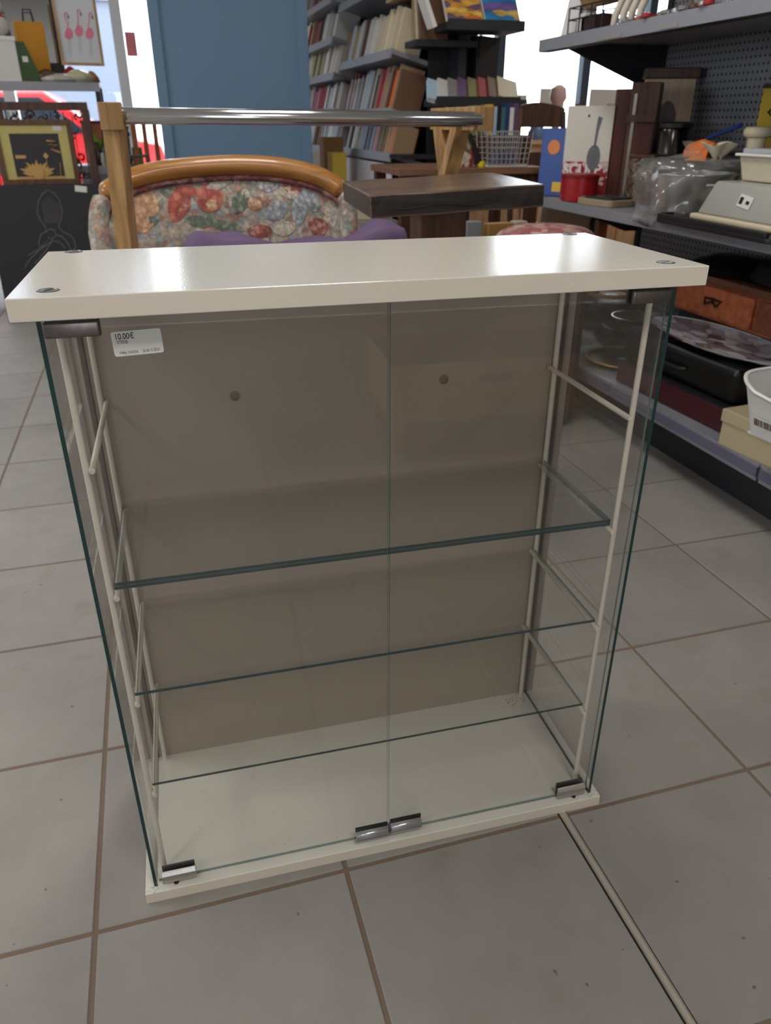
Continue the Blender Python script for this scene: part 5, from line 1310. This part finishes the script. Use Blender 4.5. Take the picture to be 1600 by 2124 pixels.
M().box(fw - 0.11, fw - 0.06, -0.0015, 0, fh - 0.06, fh - 0.035).obj('price_tag', PAPER, pic)

# left metal shelving with bric-a-brac
LY = 4.95
l0, l1 = at(-260, 172, Y=LY), at(205, 172, Y=LY)
lsh = thing('metal_shelf', 'grey metal shelf with bric-a-brac in front of the left window', 'shelving', (l0.x, LY, 0))
lw = l1.x - l0.x; zs1 = l1.z; zs2 = at(180, 345, Y=LY).z
GL = mat('light_grey_steel', (150, 150, 156), 0.4, 0.15)
for z in (zs1, zs2, 0.3):
    s = M().box(0, lw, 0, 0.42, z - 0.02, z).obj('shelf_board', GL, lsh)
    M().box(0, lw, -0.008, 0, z - 0.048, z + 0.003).obj('front_lip', GL, s)
for x in (0.0, lw - 0.03):
    for y in (0.0, 0.39):
        M().box(x, x + 0.03, y, y + 0.03, 0, zs1 + 0.0).obj('upright', DGREY, lsh)
def on_shelf(px, z, dy=0.12): 
    return (at(px, 170, Y=LY + dy).x, LY + dy, z)
_before = set(o.name for o in COL.objects)
t = thing('white_box', 'plain white carton at the left edge of the metal shelf', 'box', on_shelf(12, zs1, 0.10), 0.25)
M().box(-0.07, 0.055, -0.05, 0.05, 0, 0.15).obj('carton', PAPER, t, bevel=0.002)
M().box(-0.072, 0.057, -0.052, 0.052, 0.14, 0.155).obj('lid', WHITE, t, bevel=0.002)
t = thing('green_box_file', 'dark green box file with a white tag on the metal shelf', 'box file', on_shelf(64, zs1, 0.14), 0.2)
GRN = mat('dark_green_card', (58, 84, 44), 0.6)
M().hexa([(-0.045, -0.05, 0), (0.045, -0.05, 0), (0.045, 0.05, 0), (-0.045, 0.05, 0)], [(-0.045, -0.05, 0.14), (-0.005, -0.05, 0.14), (-0.005, 0.05, 0.14), (-0.045, 0.05, 0.14)]).obj('body', GRN, t, bevel=0.002)
M().box(-0.02, 0.0, -0.0515, -0.05, 0.07, 0.09).obj('white_tag', PAPER, t)
t = thing('orange_bag', 'small mustard orange gift bag at the back of the metal shelf', 'bag', on_shelf(80, zs1, 0.33), 0.2)
M().box(-0.055, 0.055, -0.03, 0.03, 0, 0.22).obj('bag', mat('mustard_paper', (214, 146, 30), 0.6), t, bevel=0.003)
M().tube([(-0.02, -0.031, 0.22), (-0.015, -0.031, 0.26), (0.015, -0.031, 0.26), (0.02, -0.031, 0.22)], 0.003, 6).obj('handle', BLACK, t)
CLR = mat('wrapped_plastic', (176, 172, 160), 0.25, var=0.25, scale=30)
for k, (px, w, h, m, lab) in enumerate(((128, 0.09, 0.035, CLR, 'flat wrapped glass dish on the right half of the metal shelf'), (165, 0.07, 0.05, mat('cellophane_pale', (190, 184, 150), 0.2, var=0.3, scale=40), 'cellophane-wrapped pale parcel near the metal shelf end'), (192, 0.03, 0.045, mat('teddy_brown', (156, 108, 60), 0.9), 'tiny brown teddy ornament at the very end of the metal shelf'), (100, 0.05, 0.05, WALNUT, 'small brown wooden bowl between the green file and the wrapped dish'), (150, 0.04, 0.065, RED, 'small red tin behind the wrapped parcels'))):
    def lump(u, v, w=w, h=h, k=k):
        a = 2 * PI * u; f = math.sin(PI * (0.08 + 0.92 * v) / 1.0) ** 0.6 if v < 1 else 0.0
        r = w * (0.55 + 0.45 * f) * (1 - 0.75 * v ** 3) + 0.006 * noise.noise(Vector((math.cos(a) * 2, math.sin(a) * 2, v * 4 + k)))
        return (r * math.cos(a), r * math.sin(a) * 0.8, h * v)
    mb = M(); mb.sheet(lump, 20, 6)
    ob = mb.obj(('wrapped_dish', 'wrapped_parcel', 'teddy_ornament', 'wooden_bowl', 'red_tin')[k], m, None, on_shelf(px, zs1, 0.12 if k < 4 else 0.26), smooth=60)
    tag(ob, lab, ('dish', 'parcel', 'ornament', 'bowl', 'tin')[k])
t = thing('soft_toy', 'white and red soft toy above the white carton', 'soft toy', on_shelf(14, zs1 + 0.155 * 1.57, 0.10))
M().lathe([(0.02, 0), (0.045, 0.02), (0.045, 0.05), (0.03, 0.075), (0.001, 0.08)], 16).obj('body', mat('plush_white', (214, 206, 196), 0.95, bump=0.6, bscale=200), t, smooth=60)
M().lathe([(0.015, 0.07), (0.034, 0.085), (0.036, 0.11), (0.02, 0.135), (0.001, 0.14)], 16).obj('head', mat('plush_white', (214, 206, 196), 0.95), t, smooth=60)
M().lathe([(0.034, 0.062), (0.04, 0.068), (0.034, 0.076)], 16).obj('scarf', RED, t)
for sx in (-1, 1):
    M().lathe([(0.006, -0.006), (0.006, 0.006)], 8, T=Matrix.Translation((sx * 0.014, -0.034, 0.112))).obj('eye', BLACK, t)
# dark mirror-like frame behind, upper left
t = thing('tilted_mirror', 'dark framed mirror leaning at the back of the metal shelf', 'mirror', on_shelf(55, zs1, 0.36), 0.1)
M().box(-0.14, 0.14, 0, 0.015, 0.08, 0.50).obj('mirror_glass', mat('mirror', (200, 204, 208), 0.03, 1.0, var=0.0), t)
for (x0, x1, z0, z1) in ((-0.16, 0.16, 0.0, 0.08), (-0.16, 0.16, 0.50, 0.54), (-0.16, -0.14, 0.08, 0.5), (0.14, 0.16, 0.08, 0.5)):
    M().box(x0, x1, -0.008, 0.02, z0, z1).obj('frame_bar', BLACK, t)
# lower shelf
BOT = [(168, 'green glass bottle', (70, 120, 84), 0.10), (180, 'dark brown bottle', (46, 32, 24), 0.09), (192, 'small white mug', (224, 222, 216), 0.05), (203, 'blue and white jug', (120, 146, 190), 0.07)]
for k, (px, lab, c, h) in enumerate(BOT):
    ob = M().lathe([(0.016, 0), (0.019, 0.008), (0.019, h * 0.55), (0.008, h * 0.75), (0.008, h), (0.001, h)] if k < 2 else [(0.018, 0), (0.022, h * 0.4), (0.019, h), (0.016, h), (0.016, 0.01), (0.001, 0.01)], 16).obj(('glass_bottle', 'glass_bottle', 'mug', 'jug')[k], mat('ware_%d' % k, c, 0.25), None, on_shelf(px, zs2, 0.08), smooth=45)
    tag(ob, lab + ' on the lower board of the metal shelf', ('bottle', 'bottle', 'mug', 'jug')[k])
t = thing('leafy_plant', 'bright green leafy plant in a small pot behind the bottles', 'plant', on_shelf(188, zs2, 0.30))
M().lathe([(0.025, 0), (0.033, 0.05), (0.028, 0.05), (0.001, 0.045)], 14).obj('pot', mat('terracotta', (166, 96, 66), 0.8), t, smooth=45)
LEAF = mat('leaf_green', (120, 186, 50), 0.5, var=0.25)
rp = random.Random(4)
for k in range(14):
    a = rp.uniform(0, 6.28); L_ = rp.uniform(0.05, 0.09); e = rp.uniform(0.5, 1.3)
    d = Vector((math.cos(a) * math.cos(e), math.sin(a) * math.cos(e), math.sin(e))); n = d.cross(Vector((0, 0, 1))).normalized() * 0.013
    c = Vector((0, 0, 0.05)); up = Vector((0, 0, 0.0015))
    M().hexa([c, c + d * L_ * 0.6 - n, c + d * L_, c + d * L_ * 0.6 + n], [c + up, c + d * L_ * 0.6 - n + up, c + d * L_ + up, c + d * L_ * 0.6 + n + up]).obj('leaf', LEAF, t)
t = thing('brown_box', 'brown wooden letter box on the lower shelf behind the rack leg', 'box', on_shelf(184, zs2 + 0.0, 0.38))
M().box(-0.06, 0.06, 0, 0.03, 0, 0.16).obj('body', ORANGEW, t, bevel=0.003)
M().box(-0.065, 0.065, -0.004, 0.034, 0.16, 0.17).obj('top', MAHOG, t)

for o in COL.objects:
    if o.name not in _before and o.parent is None and o.get('category'): o.scale = (1.57, 1.57, 1.57)
# flamingo picture hung on a bracket above the shelf
FY = 4.75
fl = thing('flamingo_picture', 'framed print of three pink flamingos in a thin oak frame', 'picture', (at(165, 66, Y=FY).x, FY, at(165, 66, Y=FY).z), 0.12)
g0, g1 = at(113, 135, Y=FY), at(212, -40, Y=FY)
W2, H2 = (at(212, 130, Y=FY).x - at(124, 130, Y=FY).x) / 2, (g1.z - g0.z) / 2
fl.location.z = (g0.z + g1.z) / 2; fl.location.x = at(160, 50, Y=FY).x
b_ = 0.014
for (x0, x1, z0, z1) in ((-W2, W2, -H2, -H2 + b_), (-W2, W2, H2 - b_, H2), (-W2, -W2 + b_, -H2 + b_, H2 - b_), (W2 - b_, W2, -H2 + b_, H2 - b_)):
    M().box(x0, x1, -0.012, 0.012, z0, z1).obj('frame_bar', OAK, fl, bevel=0.001)
M().box(-W2 + b_, W2 - b_, -0.002, 0.004, -H2 + b_, H2 - b_).obj('print_sheet', mat('cool_paper', (206, 206, 208), 0.5, var=0.02), fl)
PK = mat('flamingo_pink', (222, 130, 150), 0.7, var=0.15, scale=40)
def fp(px, py):
    p = at(px, py, Y=FY); return Vector((p.x - fl.location.x, -0.003, p.z - fl.location.z))
for k, (bx, by, hx, hy) in enumerate(((143, 70, 134, 26), (164, 64, 160, 20), (186, 69, 184, 26))):
    P = [(bx + 9 * math.cos(a) * (1 + 0.2 * math.sin(a)), by + 12 * math.sin(a)) for a in [2 * PI * q / 16 for q in range(16)]]
    vs = [fp(*p) for p in P]; m = M(); m.add(vs + [v + Vector((0, 0.001, 0)) for v in vs], [tuple(range(16)), tuple(range(31, 15, -1))] + [(q, 16 + q, 16 + (q + 1) % 16, (q + 1) % 16) for q in range(16)])
    m.obj('flamingo_print', PK, fl)
    M().tube([fp(bx - 4, by - 8), fp(bx - 2, by - 22), fp(hx + 1, hy + 14), fp(hx, hy + 2), fp(hx + 4, hy - 1), fp(hx + 7, hy + 6)], 0.003, 5).obj('neck_print', PK, fl)
    M().tube([fp(hx + 7, hy + 6), fp(hx + 8, hy + 13)], 0.0034, 5).obj('beak_print', INK, fl)
    for dx in (-1, 3):
        M().tube([fp(bx + dx, by + 11), fp(bx + dx + 2, by + 46)], 0.001, 4).obj('leg_print', mat('leg_grey', (176, 168, 170), 0.7), fl)
M().tube([(0, 0.02, H2), (0, 0.05, H2 + 0.9)], 0.002, 5).obj('hanging_wire', BLACK, fl)

# candle stand and wooden cot behind the rack
cs = thing('candle_stand', 'dark turned candle stand between the rack leg and the cot', 'candlestick', (at(272, 345, Y=4.0).x, 4.0, 0))
zc = at(272, 262, Y=4.0).z; zb = at(272, 350, Y=4.0).z
M().lathe([(0.12, 0), (0.12, 0.03), (0.03, 0.06), (0.022, 0.5), (0.022, zb - 0.03), (0.05, zb - 0.02), (0.052, zb)], 20).obj('column', DARKW, cs, smooth=40)
M().lathe([(0.055, zb), (0.03, zb + 0.01), (0.012, zb + 0.03), (0.018, zb + 0.05), (0.010, zb + 0.06), (0.012, zc - 0.05), (0.020, zc - 0.04), (0.010, zc - 0.02), (0.018, zc), (0.001, zc)], 18).obj('stem', DARKW, cs, smooth=40)
M().tube([(-0.02, 0, zb + 0.062), (0.10, 0, zb + 0.064)], 0.007, 8).obj('side_arm', DARKW, cs)
CY = 5.3
ct = thing('wooden_cot', 'orange wooden cot with upright slats in front of the bright window', 'cot', (at(268, 300, Y=CY).x, CY, 0))
c1x = at(347, 300, Y=CY).x - ct.location.x; ctz = at(300, 236, Y=CY).z; cbz = at(300, 352, Y=CY).z
M().box(-0.12, c1x + 0.02, -0.015, 0.015, ctz - 0.02, ctz + 0.015).obj('top_rail', ORANGEW, ct, bevel=0.003)
M().box(-0.12, c1x + 0.02, -0.015, 0.015, cbz - 0.08, cbz + 0.02).obj('bottom_rail', ORANGEW, ct, bevel=0.003)
for k in range(6):
    x = c1x - 0.0 - 0.072 * k
    M().box(x - 0.016, x + 0.016, -0.008, 0.008, cbz, ctz).obj('slat', ORANGEW, ct)
for x in (-0.12, c1x + 0.0):
    M().box(x, x + 0.035, -0.02, 0.02, 0, ctz + 0.03).obj('post', ORANGEW, ct)
tag(M().box(-0.04, 0.03, 0, 0.012, 0, 0.14).obj('green_book', mat('green_yellow_cover', (70, 140, 70), 0.5), None, (at(283, 290, Y=CY + 0.1).x, CY + 0.12, cbz + 0.0), (0.0, 0, 0.1)), 'green picture book standing behind the cot slats', 'book')
tag(M().box(-0.3, 0.3, -0.2, 0.2, 0, cbz).obj('cot_mattress_box', PAPER, None, (ct.location.x - 0.05, CY + 0.26, 0), bevel=0.01), 'white chest behind the wooden cot', 'chest')

# ================================================================== outside the left window
struct(M().box(-16, 16, RY1 + 0.26, 30, -0.12, -0.02).obj('street', mat('asphalt', (92, 96, 104), 0.9, var=0.15, scale=6)))
bl = thing('street_building', 'pale grey building across the street with bluish windows', 'building', (at(252, 100, Y=17).x - 9, 17, 0))
M().box(-9, 9, 0, 3, 0, 3.2).obj('lower_wall', mat('shade_render', (118, 126, 140), 0.9), bl)
M().box(-9, 9, 0.0, 3, 3.2, 8).obj('upper_wall', mat('pale_siding', (200, 210, 222), 0.9), bl)
for k in range(10):
    M().box(-8 + 1.6 * k, -7.2 + 1.6 * k, -0.06, 0, 3.6, 5.4).obj('window', mat('street_glass', (150, 170, 190), 0.1), bl)
for z in (3.15, 5.8):
    M().box(-9, 9, -0.10, 0, z, z + 0.12).obj('band', PAPER, bl)
cr = thing('red_car', 'red car parked outside the left shop window', 'car', (-1.9, 10.2, -0.02))
prof = [(-2.0, 0.25), (-2.0, 0.75), (-1.85, 0.92), (-1.1, 1.0), (-0.55, 1.42), (0.75, 1.45), (1.35, 1.02), (1.95, 0.9), (2.02, 0.6), (2.0, 0.25)]
M().prism(prof, -0.82, 0.82, T=Matrix(((1, 0, 0, 0), (0, 0, -1, 0), (0, 1, 0, 0), (0, 0, 0, 1)))).obj('body', mat('car_red', (206, 20, 30), 0.25, coat=0.5), cr, bevel=0.04, seg=2, smooth=40)
for (a, b, c, d) in (((-0.98, 1.03), (-0.52, 1.36), (0.02, 1.38), (0.02, 1.03)), ((0.08, 1.03), (0.08, 1.38), (0.70, 1.38), (1.15, 1.03))):
    M().prism([a, b, c, d], 0.80, 0.835, T=Matrix(((1, 0, 0, 0), (0, 0, -1, 0), (0, 1, 0, 0), (0, 0, 0, 1)))).obj('side_window', mat('car_glass', (40, 50, 60), 0.05), cr)
for x in (-1.25, 1.25):
    M().lathe([(0.30, -0.1), (0.32, -0.08), (0.32, 0.08), (0.30, 0.1), (0.001, 0.1)], 20, T=Matrix.Translation((x, -0.80, 0.32)) @ Matrix.Rotation(PI / 2, 4, 'X')).obj('wheel', BLACK, cr, smooth=40)

# ================================================================== behind the photographer (mirrored in the glass doors)
t = thing('low_bench_chest', 'low pale wooden drawer bench behind the photographer', 'bench', (0.82, -1.75, 0))
BIRCH = wood('birch_ply', (226, 182, 118), (244, 206, 148), 0.5, 3, 'X')
M().box(-0.36, 0.46, -0.22, 0.2, 0.16, 0.37, [0, 1, 0, 0, 0, 0]).obj('carcass', [BIRCH, DGREY], t, bevel=0.004)
M().lathe([(0.001, 0), (0.07, 0.001), (0.065, 0.012), (0.001, 0.016)], 20, T=Matrix.Translation((0.02, 0.2, 0.31)) @ Matrix.Rotation(-PI / 2, 4, 'X'), sy=0.25).obj('drawer_pull', mat('grey_pull', (90, 92, 92), 0.4), t, smooth=40)
for sx in (-0.33, 0.39):
    for sy in (-0.18, 0.16):
        M().box(sx - 0.02, sx + 0.02, sy - 0.02, sy + 0.02, 0, 0.16).obj('leg', BIRCH, t)
